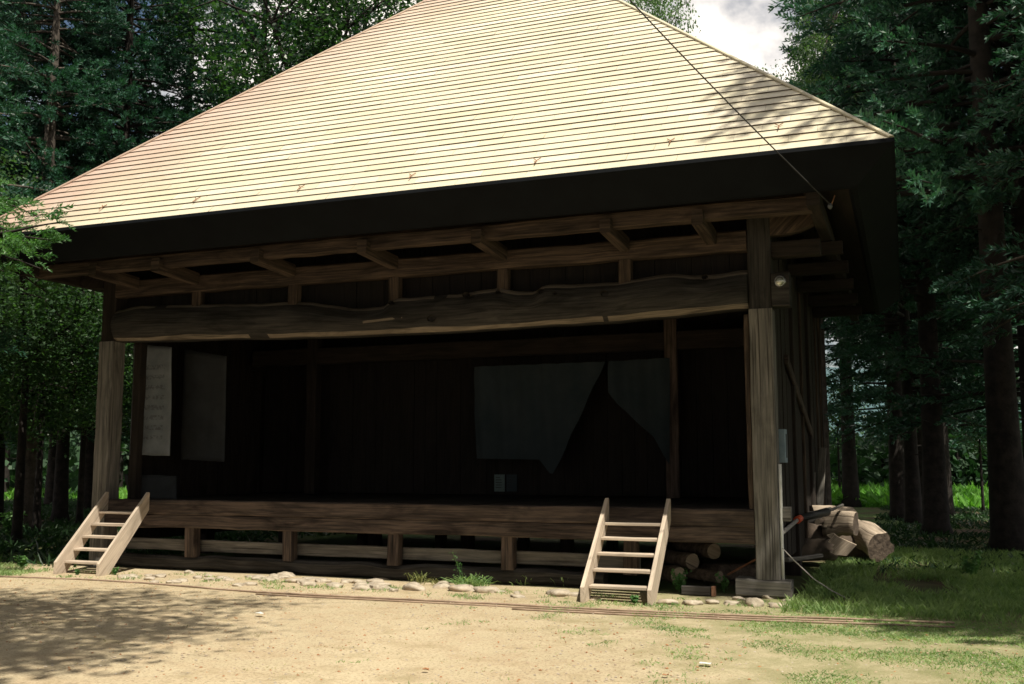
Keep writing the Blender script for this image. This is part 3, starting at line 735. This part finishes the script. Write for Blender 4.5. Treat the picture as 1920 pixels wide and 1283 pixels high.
# ---------------------------------------------------------------- foliage generators
rng=np.random.default_rng(11)
def unit(v): return v/np.maximum(np.linalg.norm(v,axis=-1,keepdims=True),1e-9)
def blades(c, d, L, w, K, spread, rg):
    """feathery sprays: needles set along a short drooping twig axis. c,d:(N,3), L (N,), K needles each -> (N*K,4,3) rhombi"""
    N=len(c); T_=np.tile(np.linspace(0,1,K),N)+rg.uniform(-.03,.03,N*K)
    c=np.repeat(c,K,0); d=unit(np.repeat(d,K,0)); L=np.repeat(L,K)*1.35
    r_=unit(np.cross(d,rg.normal(0,1,(N*K,3))))
    o=c+d*(L*T_)[:,None]; o[:,2]+=L*(.10*T_-.34*T_*T_)
    dd=unit(d*.85+r_*(1.05-.45*T_)[:,None]*spread*1.25+rg.normal(0,.18,(N*K,3))); dd[:,2]+=.10
    l=L*(.34-.16*np.abs(T_-.35))*rg.uniform(.6,1.2,N*K)
    s=unit(np.cross(dd,rg.normal(0,1,(N*K,3)))); w=w*rg.uniform(.9,1.7,N*K)
    t=o+dd*l[:,None]; m_=o+dd*(l*.45)[:,None]; t[:,2]-=l*.10
    return np.stack([o,m_-s*w[:,None]/2,t,m_+s*w[:,None]/2],1)
def leaves(c, r, K, size, rg, flat=.6):
    N=len(c); cc=np.repeat(c,K,0)+rg.normal(0,1,(N*K,3))*np.repeat(r,K)[:,None]*np.array([1,1,.6])*.55
    n=unit(rg.normal(0,flat,(N*K,3))+np.array([.15,-.1,1.0])); a=unit(np.cross(n,rg.normal(0,1,(N*K,3)))); b=np.cross(n,a)
    s=size*rg.uniform(.6,1.25,N*K)[:,None]
    return np.stack([cc-a*s*.5,cc+b*s*.32-n*s*.06,cc+a*s*.55,cc-b*s*.32-n*s*.06],1)
def cedar_mesh(name, H, z0, R0, nb, seed, mat, tw=.035, K=15, size=.42, top=.35, dens=1.0, az=None, rtrunk=.2, pale=False):
    rg=np.random.default_rng(seed); cs=[];ds=[];Ls=[]
    tm=MB(); tp=[(.12*n3(seed,k*.4,0)*k*.15,.12*n3(seed,k*.4,5)*k*.15,H*k/10) for k in range(11)]
    tm.tube([(tp[0][0],tp[0][1],-.1)]+[(tp[0][0],tp[0][1],.25)]+tp[1:],[rtrunk*1.5,rtrunk*1.12]+[max(.02,rtrunk*(1-.92*k/10)) for k in range(1,11)],14,0,True,.10)
    def trunkp(z):
        k=min(9.99,max(0,z/H*10)); i=int(k); a=Vector(tp[i]); return a.lerp(Vector(tp[i+1]),k-i)
    for i in range(nb):
        t=(i+rg.uniform(0,1))/nb; z=z0+(H-z0)*t**.9; R_=R0*(1-t)**.75+top*.6
        R_*=rg.uniform(.55,1.12); a=rg.uniform(0,6.283)
        if az is not None and rg.uniform()<.6: a=rg.normal(az,.6)
        o=trunkp(z); hd=Vector((math.cos(a),math.sin(a),0)); n=6; pts=[]
        dr=rg.uniform(.12,.45)
        for k in range(n+1):
            s=k/n; pts.append(o+hd*(R_*s)+Vector((0,0,R_*(.12*s-dr*s*s+.22*max(0,s-.6)))))
        tm.tube(pts,[max(.008,.045*(1-s/n*.85)*(R_/3+.3)) for s in range(n+1)],5,0,False)
        nt_=max(3,int(R_*4.6*dens)); side=Vector((-hd.y,hd.x,0))
        for k in range(nt_):
            s=.22+.8*(k+rg.uniform(0,1))/nt_; s=min(s,1.02); q=pts[min(n-1,int(s*n))].lerp(pts[min(n,int(s*n)+1)],s*n-int(s*n) if s<1 else 1)
            lat=rg.normal(0,1)*.26*R_*(1.1-s)*1.0; q=q+side*lat+Vector((0,0,rg.normal(0,.10)-abs(lat)*.25))
            cs.append(q[:]); dv=hd*.75+side*(lat*.8)+Vector((0,0,rg.uniform(-.25,.55))); ds.append(dv[:]); Ls.append(size*rg.uniform(.7,1.25))
    c=np.array(cs); d=unit(np.array(ds)); L=np.array(Ls)
    V=blades(c,d,L,tw,K,.75,rg)
    for z in np.arange(1.8,z0,.55):   # dead twigs under the crown
        for _ in range(2):
            a=rg.uniform(0,6.28); o=trunkp(z+rg.uniform(0,.5)); l=rg.uniform(.3,1.3)
            tm.tube([o,o+Vector((math.cos(a)*l*.6,math.sin(a)*l*.6,l*.05)),o+Vector((math.cos(a)*l,math.sin(a)*l,-l*.18))],[.014,.009,.004],4,0,False)
    return tm, V
def broad_mesh(seed, H, zc, rx, rz, ncl, K, size, rtrunk=.16, flat=.6, clr=.42):
    rg=np.random.default_rng(seed); tm=MB(); top=Vector((.3*n3(seed,1,1),.3*n3(seed,2,1),zc-rz*.35))
    tm.tube([(0,0,-.1),(0,0,.3),top*.5,top],[rtrunk*1.4,rtrunk,rtrunk*.8,rtrunk*.55],12,0,True,.1)
    # lumpy crown: several lobes
    nl=9; lob=[]
    for k in range(nl):
        d=unit(rg.normal(0,1,3)); lob.append((np.array([0,0,zc])+d*np.array([rx,rx,rz])*rg.uniform(.35,.75), rg.uniform(.35,.6)*min(rx,rz)))
    cs=[]
    for k in range(ncl):
        c,r=lob[rg.integers(nl)]; d=unit(rg.normal(0,1,3)); cs.append(c+d*r*rg.uniform(.55,1.05)**.5)
    for c,r in lob:
        q=Vector(c); mid=top.lerp(q,.5)+Vector((0,0,-.2)); tm.tube([top*.92,mid,q],[rtrunk*.45,rtrunk*.28,.02],6,0,False)
        for _ in range(4):
            e=q+Vector(unit(rg.normal(0,1,3))*r*.9); tm.tube([mid.lerp(q,.6),q.lerp(e,.5),e],[.03,.018,.006],4,0,False)
    c=np.array(cs); V=leaves(c,np.full(len(c),clr),K,size,rg,flat)
    return tm, V
PROTO={}
def tree(kind, loc, rz, sc, label, group=None, name=None):
    """first use of a kind links the prototype, later uses copy its trunk and crown"""
    nm,gen,lm,bm_=KINDS[kind]
    root=empty(name or nm,loc,rz); root.scale=(sc,)*3 if isinstance(sc,(int,float)) else sc
    if kind not in PROTO:
        tm,V=gen(); t=tm.build('trunk',bm_,root,fixn=False); c=np_quads('crown',V,lm,None,root); PROTO[kind]=(t,c)
    else:
        for o in PROTO[kind]:
            n=o.copy(); C.objects.link(n); n.parent=root
    tag(root,label,'tree',group); return root
KINDS={
 'cedA':('cedar_tree',lambda:cedar_mesh('a',20,5.4,3.3,170,1,None,K=36,dens=1.75,rtrunk=.27,tw=.030,size=.38),L_CEDAR,M_TRUNK),
 'cedB':('cedar_tree',lambda:cedar_mesh('b',19,6.0,2.8,140,2,None,K=34,dens=1.5,tw=.036,size=.42,rtrunk=.24),L_CEDAR,M_TRUNK),
 'cedC':('cedar_tree',lambda:cedar_mesh('c',18,2.6,3.0,150,3,None,K=30,dens=1.5,tw=.04,size=.42,rtrunk=.2),L_CEDAR,M_TRUNK),
 'cedL':('cedar_tree',lambda:cedar_mesh('d',18,3.2,3.3,200,4,None,K=40,dens=1.9,rtrunk=.25,tw=.024,size=.32),L_CEDAR,M_TRUNKL),
 'cedN':('cedar_tree',lambda:cedar_mesh('n',20,5.2,3.4,190,6,None,K=38,dens=1.7,rtrunk=.25,tw=.026,size=.34),L_CEDAR,M_TRUNK),
 'cedH':('cedar_tree',lambda:cedar_mesh('h',18.5,12.8,1.6,70,7,None,K=26,dens=1.3,rtrunk=.16,tw=.05),L_CEDAR,M_TRUNK),
 'cedS':('cedar_tree',lambda:cedar_mesh('e',6.5,4.55,2.3,56,5,None,K=36,dens=2.3,rtrunk=.12,tw=.016,size=.2),L_CEDAR2,M_TRUNK),
 'brA':('broadleaf_tree',lambda:broad_mesh(21,14,10,3.4,3.6,1100,32,.11),L_PALE,M_TRUNKL),
 'brB':('broadleaf_tree',lambda:broad_mesh(22,12,8,3.0,3.6,1000,32,.095),L_BROAD,M_TRUNK),
 'brC':('broadleaf_tree',lambda:broad_mesh(23,8,4.6,2.4,2.8,800,30,.085,.09),L_BROAD,M_TRUNK),
 'sap':('young_tree',lambda:broad_mesh(24,6,3.6,1.3,1.6,150,18,.11,.05),L_BROAD,M_TRUNK),
}
def T(kind,px,Y,sc,label,rz=None,dx=0,group=None):
    p=at(px,850,1,Y); return tree(kind,(p.x+dx,Y,gh(p.x,Y)),random.uniform(0,6.28) if rz is None else rz,sc,label,group)
GR='cedar trees standing right of the hall'; GL_='trees standing left of the hall'
T('cedN',1884,8.2,1.22,'thick black-trunked cedar nearest the camera, near the right edge of the frame',group=GR,rz=2.0)
T('cedB',1592,27,1.15,'straight cedar trunk standing alone just right of the hall wall, sky on both sides',group=GR)
T('cedB',1682,19,1.05,'dark thick cedar trunk behind the log heap, before the bright meadow',group=GR)
T('cedA',1728,23,1.0,'dark cedar close right of the thick trunk behind the log heap',group=GR)
T('cedC',1762,25,1.0,'slim cedar left of the open green meadow',group=GR)
T('cedB',1940,10,1.0,'cedar at the far right edge, cut by the frame',group=GR)
T('cedA',1700,38,1.0,'distant cedar behind the two dark trunks at right',group=GR)
T('cedB',1772,40,1.0,'distant cedar above the bright meadow',group=GR)
T('cedC',1905,30,1.0,'mid distance cedar behind the nearest black trunk',group=GR)
T('cedA',1750,13,1.0,'tall cedar whose dark crown fills the upper right',group=GR)
T('brA',1548,16,(.68,.68,1.25),'pale leaved broadleaf tree behind the right hip of the roof')
T('brA',1240,22,(.8,.8,1.55),'light green broadleaf tree topping the roof right of the ridge',rz=1.0)
T('sap',1838,24,1.0,'thin young tree with bare forked stem in the meadow at right')
T('sap',1572,30,1.1,'thin young tree just right of the rear corner of the hall')
T('cedC',1708,17,1.0,'low-branched dark cedar between the thick trunk and the slim one',group=GR)
T('cedC',1768,21,1.05,'low-branched dark cedar left of the white marker post',group=GR)
T('cedC',1935,13,1.0,'low-branched dark cedar at the right edge behind the black trunk',group=GR)
T('cedC',118,10,1.0,'low-branched dark cedar left of the left post',group=GL_)
T('cedC',168,14,1.0,'low-branched dark cedar nearest the left post',group=GL_)
GL='trees standing left of the hall'
tree('cedL',(-14.6,-1.6,0),.4,1.0,'cedar at the left edge whose branches reach over the roof corner',GL)
s=tree('cedS',(-11.75,-2.5,0),2.6,1.0,'young bright green cedar whose branch hides the left tip of the eave',GL)
T('cedL',60,6.5,1.05,'dark cedar left of the hall, behind the one at the edge',group=GL)
T('cedA',205,9,1.0,'cedar with a pale lit trunk showing above the left hip',group=GL)
T('cedA',330,13,1.1,'cedar behind the left hip, right of the pale lit trunk',group=GL)
T('cedB',470,17,1.15,'cedar behind the middle of the left hip',group=GL)
T('brB',590,12,1.6,'broadleaf tree with sunlit leaves behind the left hip',group=GL)
T('brA',740,19,1.6,'pale leaved broadleaf tree left of the ridge',group=GL)
T('cedB',860,24,1.2,'cedar behind the ridge of the hall',group=GL)
T('cedN',-10,8,1.1,'dark cedar at the left edge behind the hanging branch',group=GL)
T('cedA',620,20,1.15,'cedar rising behind the broadleaf trees left of the ridge',group=GL)
T('brC',40,2.5,1.1,'small broadleaf tree at the left frame edge below the eave',group=GL)
T('cedC',100,17,1.0,'slim cedar trunk against the bright patch of meadow at left',group=GL)
T('cedC',-40,12,1.0,'cedar at the far left edge, cut by the frame',group=GL)
T('brC',155,8,1.0,'small broadleaf tree beside the left post',group=GL)
T('cedB',10,24,1.0,'distant cedar at the left edge of the frame',group=GL)
T('cedB',165,30,1.0,'distant cedar just left of the left post',group=GL)

for k,(px,Y,sc_) in enumerate(((-30,5,.95),(75,5.5,1.0),(15,9,1.25),(175,15,1.4),(95,22,1.5),(0,17,1.5))):
    if k in (2,4,5): continue
    T('brC',px,Y,sc_,['small bush-like tree at the left frame edge, low and dark','small dark tree in front of the slim trunks at left','mid-sized leafy tree behind the left edge bushes','leafy tree behind the left post, its top under the eave','taller leafy tree above the bright meadow patch at left','leafy tree at the far left, behind the cedars'][k],group=GL)
# trees behind the photographer and to the right; they shade the yard, some added only for that
GB='trees around the yard that shade it, some added only for that'
tree('cedH',(4.75,-2.8,0),1.0,1.0,'tall slim high-crowned cedar right of the yard, shading the roof corner',GB)
tree('cedB',(6.6,-3.1,0),3.0,(.85,.85,1.0),'slender cedar right of the yard beside the high-crowned one',GB)
tree('cedA',(7.1,-2.3,0),1.0,1.0,'cedar right of the yard, its crown shading the grass',GB)
tree('cedA',(9.2,1.6,0),2.2,1.05,'cedar right of the hall among the first row of the wood',GB)
tree('cedL',(6.0,5.0,0),4.0,1.05,'cedar right of the nearest black trunk, outside the frame',GB)
tree('cedB',(9.0,8.5,0),5.0,1.1,'cedar in the second row of the wood at right',GB)
tree('cedA',(6.6,12.5,0),.6,1.0,'cedar in the wood right of the meadow',GB)
tree('brB',(-.6,-10.8,0),0.3,1.35,'broadleaf tree over the left of the yard',GB) if False else None
tree('brB',(-3.9,-9.7,0),.9,1.38,'broad tree left of the camera, shading the left foreground',GB)
for k,(x,y,kd) in enumerate(((13,-9,'cedA'),(6.5,-14,'cedC'),(3,-16.5,'cedA'),(-1.5,-17,'cedC'),(-6,-16,'cedA'),(-10.5,-15,'cedC'),(-15,-13,'cedA'),(-19,-10,'cedC'),(-21,-5.5,'cedA'),(11,-3,'cedC'),(1,-21,'cedB'),(-8,-21,'cedB'),(9,-19,'cedA'),(-15,-19,'cedB'),(12,-12,'cedA'))):  # unseen cedars added to block the sky and lower ambient light
    tree(kd,(x,y,0),k*1.7,1.05,'cedar of the unseen wood added around the camera to block sky light',GB)
for k,(x,y,kd) in enumerate(((-15.2,-4.2,'cedA'),(-19.2,-.6,'cedA'),(-23.5,1.5,'cedC'),(-12.2,-6.5,'cedC'))):
    tree(kd,(x,y,0),k*2.1+1,1.05,'cedar left of the yard, outside the frame, shading the wood',GB)
for k,(x,y) in enumerate(((2.6,-16.4),(7.4,-15.4),(-1.8,-15.4),(-6.8,-13.0))):  # unseen canopy added to shade the ground and cut bounce light
    tree('brB',(x,y,0),k*1.3+.4,1.45,'unseen broadleaf tree of the canopy added over the camera for shade',GB)
# ---------------------------------------------------------------- far wood, hills
def far_wood():
    rg=np.random.default_rng(5); cs=[];rs=[]; tm=MB()
    for k in range(250):
        a=R(rg.uniform(-62,14)); D=rg.uniform(52,105); x=1.5+math.sin(a)*D; y=-12.7+math.cos(a)*D
        r=rg.uniform(2.0,3.8); ad=math.degrees(a); hw=math.degrees(r/D)+.3
        gap=any(lo-hw<ad<hi+hw for lo,hi in ((-4.0,-1.3),(2.8,3.9),(-47.8,-45.0)))
        H=rg.uniform(2.5,4) if gap else rg.uniform(9,20); z0=.4 if gap else rg.uniform(1.0,3.5)
        n=70; t=rg.uniform(0,1,n); d=unit(rg.normal(0,1,(n,3)))
        pr=r*np.sqrt(np.maximum(.05,np.sin(np.clip(t,0.03,1)*2.7)))
        c=np.stack([x+d[:,0]*pr,y+d[:,1]*pr,z0+(H-z0)*t],1); cs.append(c); rs.append(np.full(n,1.1))
        tm.tube([(x,y,-.1),(x,y,H*.85)],[.25,.08],6,0,False)
    c=np.concatenate(cs); r=np.concatenate(rs)
    V=leaves(c,r,9,.55,rg,.9)
    o=np_quads('far_woodland',V,L_FAR); tag(o,'far wood closing the view behind the meadow','woodland',kind='stuff')
    t=tm.build('trunks',M_TRUNK,o,fixn=False); t['kind']='stuff'
far_wood()
M_HILL=speck('wooded_hill',(.035,.075,.085),(.06,.11,.12),.004,.95,0)  # blue of distance haze put into the hill colour
hm=MB(); n=60
for k in range(n+1):
    a=R(-75+100*k/n)
    for (D,h) in ((900,-2),(1100,60+50*n3(k*.13,0,0)+14*n3(k*.6,1,0)),(1500,130+90*n3(k*.09,4,0)+22*n3(k*.5,2,0)),(2100,40)):
        hm.v.append((1.5+math.sin(a)*D,-12.7+math.cos(a)*D,h))
for k in range(n):
    for j in range(3): A=k*4+j; hm.face((A,A+4,A+5,A+1),0,None,True)
tag(hm.build('hills',M_HILL,fixn=False),kind='structure')
# ---------------------------------------------------------------- grass & ground cover
def grass(name, pts, L, w, mat, lab, K=1, lean=.35, seed=1, cat='grass'):
    rg=np.random.default_rng(seed); N=len(pts); c=np.repeat(pts,K,0)+np.concatenate([rg.normal(0,.02 if K>1 else 0,(N*K,2)),np.zeros((N*K,1))],1)
    n=len(c); Ls=(np.repeat(L,K) if hasattr(L,'__len__') else np.full(n,L))*rg.uniform(.5,1.25,n)
    d=unit(np.concatenate([rg.normal(0,lean,(n,2)),np.ones((n,1))],1)); bend=np.concatenate([d[:,:2]*.8,np.zeros((n,1))],1)
    s=unit(np.cross(d,rg.normal(0,1,(n,3)))); ww=(w*rg.uniform(.7,1.3,n))[:,None]
    b=c; m_=c+d*Ls[:,None]*.55; t=c+d*Ls[:,None]*.95+bend*Ls[:,None]*.55
    V=np.stack([b-s*ww*.35,b+s*ww*.35,m_+s*ww*.4,t],1)
    V2=np.stack([b-s*ww*.35,m_+s*ww*.4,t,m_-s*ww*.3],1)
    o=np_quads(name,V,mat); tag(o,lab,cat,kind='stuff'); return o
def nz(x,y,s,o=0): return np.array([noise.noise(Vector((a*s+o,b*s,o))) for a,b in zip(x,y)])
rg=np.random.default_rng(3)
def pts(x0,x1,y0,y1,n,fn=None):
    x=rg.uniform(x0,x1,n); y=rg.uniform(y0,y1,n)
    if fn is not None: k=fn(x,y); x=x[k]; y=y[k]
    return np.stack([x,y,np.array([gh(a,b) for a,b in zip(x,y)])-.004],1)
# long grass right of the hall
p=pts(.15,4.2,-1.15,7.5,52000,lambda x,y:(nz(x,y,.9,2)+.35-np.where((y>1.6)&(x>1.0)&(x<1.9)&(y<4.6),.7,0)>rg.uniform(-.25,.35,len(x))) & ((x>.25)|(y<-.3)))
grass('long_grass',p,.13,.010,L_GRASS,'long soft grass right of the hall, partly sunlit',seed=4)
p=pts(-3.4,4.0,-6.0,-1.15,130000,lambda x,y:(nz(x,y,1.6,7)*.9+nz(x,y,5,3)*.5+(x+.6*y)*.17+.42)>rg.uniform(.0,.65,len(x)))
grass('short_grass',p,.034,.008,L_GRASS,'thin short grass growing through the sand on the right',lean=.8,seed=5)
p=pts(-11,-1,-6.2,-1.2,34000,lambda x,y:(nz(x,y,2.0,17)*.9+nz(x,y,6,3)*.5)>rg.uniform(.25,.8,len(x)))
grass('sparse_grass',p,.022,.008,L_GRASSY,'sparse dry grass blades over the sandy yard',lean=.9,seed=6)
p=pts(-12.5,1.2,-1.42,-.35,26000,lambda x,y:(nz(x,y,2.2,9)+nz(x,y,7,1)*.5)>rg.uniform(.05,.75,len(x)))
grass('stone_row_grass',p,.05,.009,L_GRASS,'small grass and clover between the field stones',lean=.6,seed=7)
p=pts(-17,-10.6,-1.7,-.2,14000,lambda x,y:nz(x,y,1.5,9)>rg.uniform(-.4,.4,len(x)))
grass('edge_grass',p,.07,.011,L_GRASS,'low grass strip left of the left stair',lean=.6,seed=8)
p=pts(-34,-10.7,-.2,22,42000,lambda x,y:nz(x,y,.5,9)>rg.uniform(-.6,.3,len(x)))
grass('woodland_undergrowth',p,.26,.06,L_DARKG,'shaded undergrowth under the trees left of the hall',lean=.8,seed=9,cat='undergrowth')
p=pts(.6,9,3.5,27,26000,lambda x,y:nz(x,y,.5,4)>rg.uniform(-.5,.4,len(x)))
grass('woodland_floor_plants',p,.16,.05,L_DARKG,'low shaded plants on the wood floor right of the hall',lean=.8,seed=10,cat='undergrowth')
p=pts(-6,14,27,62,42000); grass('meadow',p,.6+.5*np.abs(nz(p[:,0],p[:,1],.25,4)),.12,L_MEAD,'bright sunlit meadow behind the trunks at right',lean=.6,seed=12,cat='meadow')
p=pts(-75,-22,22,75,52000,lambda x,y:(y>22)); grass('left_meadow',p,.6,.14,L_MEAD,'bright patches of meadow seen through the trees at left',lean=.6,seed=13,cat='meadow')
# tufts and weeds
def tuft(px,py,n,L,w,label,mat=L_GRASS,lean=.5,name='grass_tuft',cat='tuft'):
    p=at(px,py,2,0); rg=np.random.default_rng(int(px)); c=np.concatenate([rg.normal(0,.07*(L/.2),(n,2)),np.zeros((n,1))],1)
    d=unit(np.concatenate([rg.normal(0,lean,(n,2)),np.ones((n,1))],1)); Ls=L*rg.uniform(.5,1.2,n)[:,None]; s=unit(np.cross(d,rg.normal(0,1,(n,3))))*w
    dn=np.concatenate([d[:,:2]*1.1,-.15*np.ones((n,1))],1)
    a=c; b=c+d*Ls*.5; e=c+d*Ls*.8+dn*Ls*.3; f_=e+dn*Ls*.35-np.array([0,0,.1])*Ls
    V=np.concatenate([np.stack([a-s*.4,a+s*.4,b+s*.5,b-s*.5],1),np.stack([b-s*.5,b+s*.5,e+s*.35,e-s*.35],1),np.stack([e-s*.35,e+s*.35,f_+s*.03,f_-s*.03],1)])
    o=np_quads(name,V,mat); o.location=p; tag(o,label,cat,group='tufts and weeds before the stage'); return o
tuft(785,1093,60,.20,.010,'dry yellowish grass tuft left of the big one before the sill',L_GRASSY)
tuft(822,1096,30,.14,.010,'low flattened grass tuft beside the big one before the sill',L_GRASSY,.9)
tuft(880,1103,150,.24,.012,'biggest pale green grass tuft before the sill, drooping blades',L_GRASS,.6)
tuft(990,1097,40,.20,.010,'thin grass tuft midway between the big tuft and the right stair')
tuft(1055,1100,36,.24,.012,'upright narrow grass tuft just left of the right stair')
tuft(975,1098,20,.12,.010,'low sprawling grass tuft left of the thin one',lean=1.0)
def weed(px,py,h,n,size,label,seed,Y=None,mat=None):
    p=at(px,py,2,0) if Y is None else Vector((at(px,850,1,Y).x,Y,0)); rg=np.random.default_rng(seed); m=MB(); cs=[]
    r=empty('leafy_weed',p); tag(r,label,'weed',group='leafy weeds')
    for k in range(n):
        a=rg.uniform(0,6.28); l=h*rg.uniform(.6,1.1); e=Vector((math.cos(a)*l*.35,math.sin(a)*l*.35,l)); m.tube([(0,0,0),e*.5+Vector((0,0,l*.1)),e],[.005,.004,.002],4,0,False)
        for q in range(5): cs.append((e*(.35+.65*q/4))[:])
    m.build('stem',L_WEED,r,fixn=False)
    V=leaves(np.array(cs),np.full(len(cs),h*.16),6,size,rg,.7); np_quads('foliage',V,mat or L_WEED,None,r)
weed(1275,1112,.26,6,.05,'leafy green weed below the sunlit log end',1)
weed(1358,1112,.24,4,.045,'small upright weed right of the short block',2)
weed(1190,1133,.10,7,.045,'low leafy weed between the stringers of the right stair',3)
weed(145,1078,.08,6,.04,'low weed under the lowest tread of the left stair',4)
weed(215,1078,.09,5,.04,'small weed just right of the left stair',5)
weed(1820,1085,.34,7,.07,'bright leafy weed catching sun in the dark under the trees at right',6)
weed(868,1098,.42,2,.025,'tall thin stalk rising behind the biggest grass tuft',7)
weed(1390,1110,.12,5,.04,'low weed in front of the sill block',8)
weed(40,1065,.16,9,.07,'leafy weed catching light at the left edge before the dark undergrowth',9)
weed(20,1010,.5,12,.12,'bushy light green weed at the left edge under the trees',10)
# pebbles and litter on the sand
def pebbles():
    rg=np.random.default_rng(8); n=15000; x=rg.uniform(-13,4.5,n); y=-6.4+5.3*rg.uniform(0,1,n)
    m=MB(); cube=[Vector(v).normalized() for v in ((1,0,0),(0,1,0),(-1,0,0),(0,-1,0),(0,0,1),(0,0,-1))]
    F=((0,1,4),(1,2,4),(2,3,4),(3,0,4),(1,0,5),(2,1,5),(3,2,5),(0,3,5))
    for a,b in zip(x,y):
        s=.004+.011*rg.uniform(0,1)**4; k=len(m.v); t=rg.uniform(0,3); c_,s_=math.cos(t),math.sin(t)
        for v in cube: m.v.append((a+(v.x*c_-v.y*s_)*s*rg.uniform(.7,1.5),b+(v.x*s_+v.y*c_)*s,gh(a,b)+v.z*s*.6+s*.2))
        mi=int(rg.integers(0,4)==0)
        for f_ in F: m.face([k+i for i in f_],mi)
    o=m.build('gravel',[M_STONE,M_LEAFD],fixn=False); tag(o,'fine gravel and leaf litter scattered over the yard','gravel',kind='stuff')
pebbles()
# white marker post far off in the meadow
p=at(1815,905,1,60); mk=MB(); mk.timber((0,0,-.1),(0,0,1.5),.22,.22,up=(0,1,0),jit=0,seg=1,ch=.03); o=mk.build('marker_post',M_PVC,loc=(p.x,60,0)); tag(o,'small white marker post far off in the meadow at right','post')
# small far house left
fh=empty('far_house',(at(35,850,1,70).x,70,0)); tag(fh,'small far house with reddish roof glimpsed through the trees at left','house')
MB().box(-4,4,-3,3,-.2,2.8).build('wall',M_CLOTH,fh)
MB().prism([(-4.6,2.75),(4.6,2.75),(0,5.0)],1,-3.5,3.5).build('roof',M_BRICK,fh)
# ---------------------------------------------------------------- light, sky, camera
SUN=Vector((.395,-.314,1)).normalized()
el=math.asin(SUN.z); rot=math.atan2(SUN.x,SUN.y)
sl=bpy.data.lights.new('sun','SUN'); sl.energy=5.0; sl.angle=R(.55); sl.color=(1,.93,.78)
so=bpy.data.objects.new('sun',sl); C.objects.link(so); so.rotation_euler=SUN.to_track_quat('Z','Y').to_euler()
w=bpy.data.worlds.new('World'); bpy.context.scene.world=w; w.use_nodes=True; nt=w.node_tree
bg=nt.nodes['Background']; sk=nt.nodes.new('ShaderNodeTexSky'); sk.sky_type='NISHITA'; sk.sun_disc=False
sk.sun_elevation=el; sk.sun_rotation=rot; sk.air_density=1.2; sk.dust_density=1.5
tc=nt.nodes.new('ShaderNodeTexCoord'); mp=nt.nodes.new('ShaderNodeMapping'); mp.inputs['Scale'].default_value=(1,1,1.6); mp.inputs['Location'].default_value=(.35,.1,.2)
nt.links.new(tc.outputs['Generated'],mp.inputs[0])
n1=noi(nt,mp.outputs[0],2.4,7,.58,.25)
cf=ramp(nt,n1.outputs[0],[(.42,(0,0,0)),(.56,(1,1,1))]).outputs[0]
col=mixc(nt,cf,sk.outputs[0],(21,19.4,17.6))
nt.links.new(col,bg.inputs[0]); bg.inputs[1].default_value=.05
cd=bpy.data.cameras.new('camera'); cam=bpy.data.objects.new('camera',cd); C.objects.link(cam)
cam.location=CAM; cam.rotation_euler=(R(90+PITCH),0,R(YAW)); cd.sensor_width=36; cd.lens=36*FPX/1920; cd.clip_end=5000; cd.clip_start=.1
sc=bpy.context.scene; sc.camera=cam
sc.view_settings.view_transform='Standard'; sc.view_settings.look='None'; sc.view_settings.exposure=.5; sc.view_settings.gamma=1
sc.render.engine='CYCLES'; sc.cycles.max_bounces=8; sc.cycles.diffuse_bounces=4; sc.cycles.transparent_max_bounces=4
sc.cycles.filter_width=1.55
sc.render.resolution_x=1024; sc.render.resolution_y=684
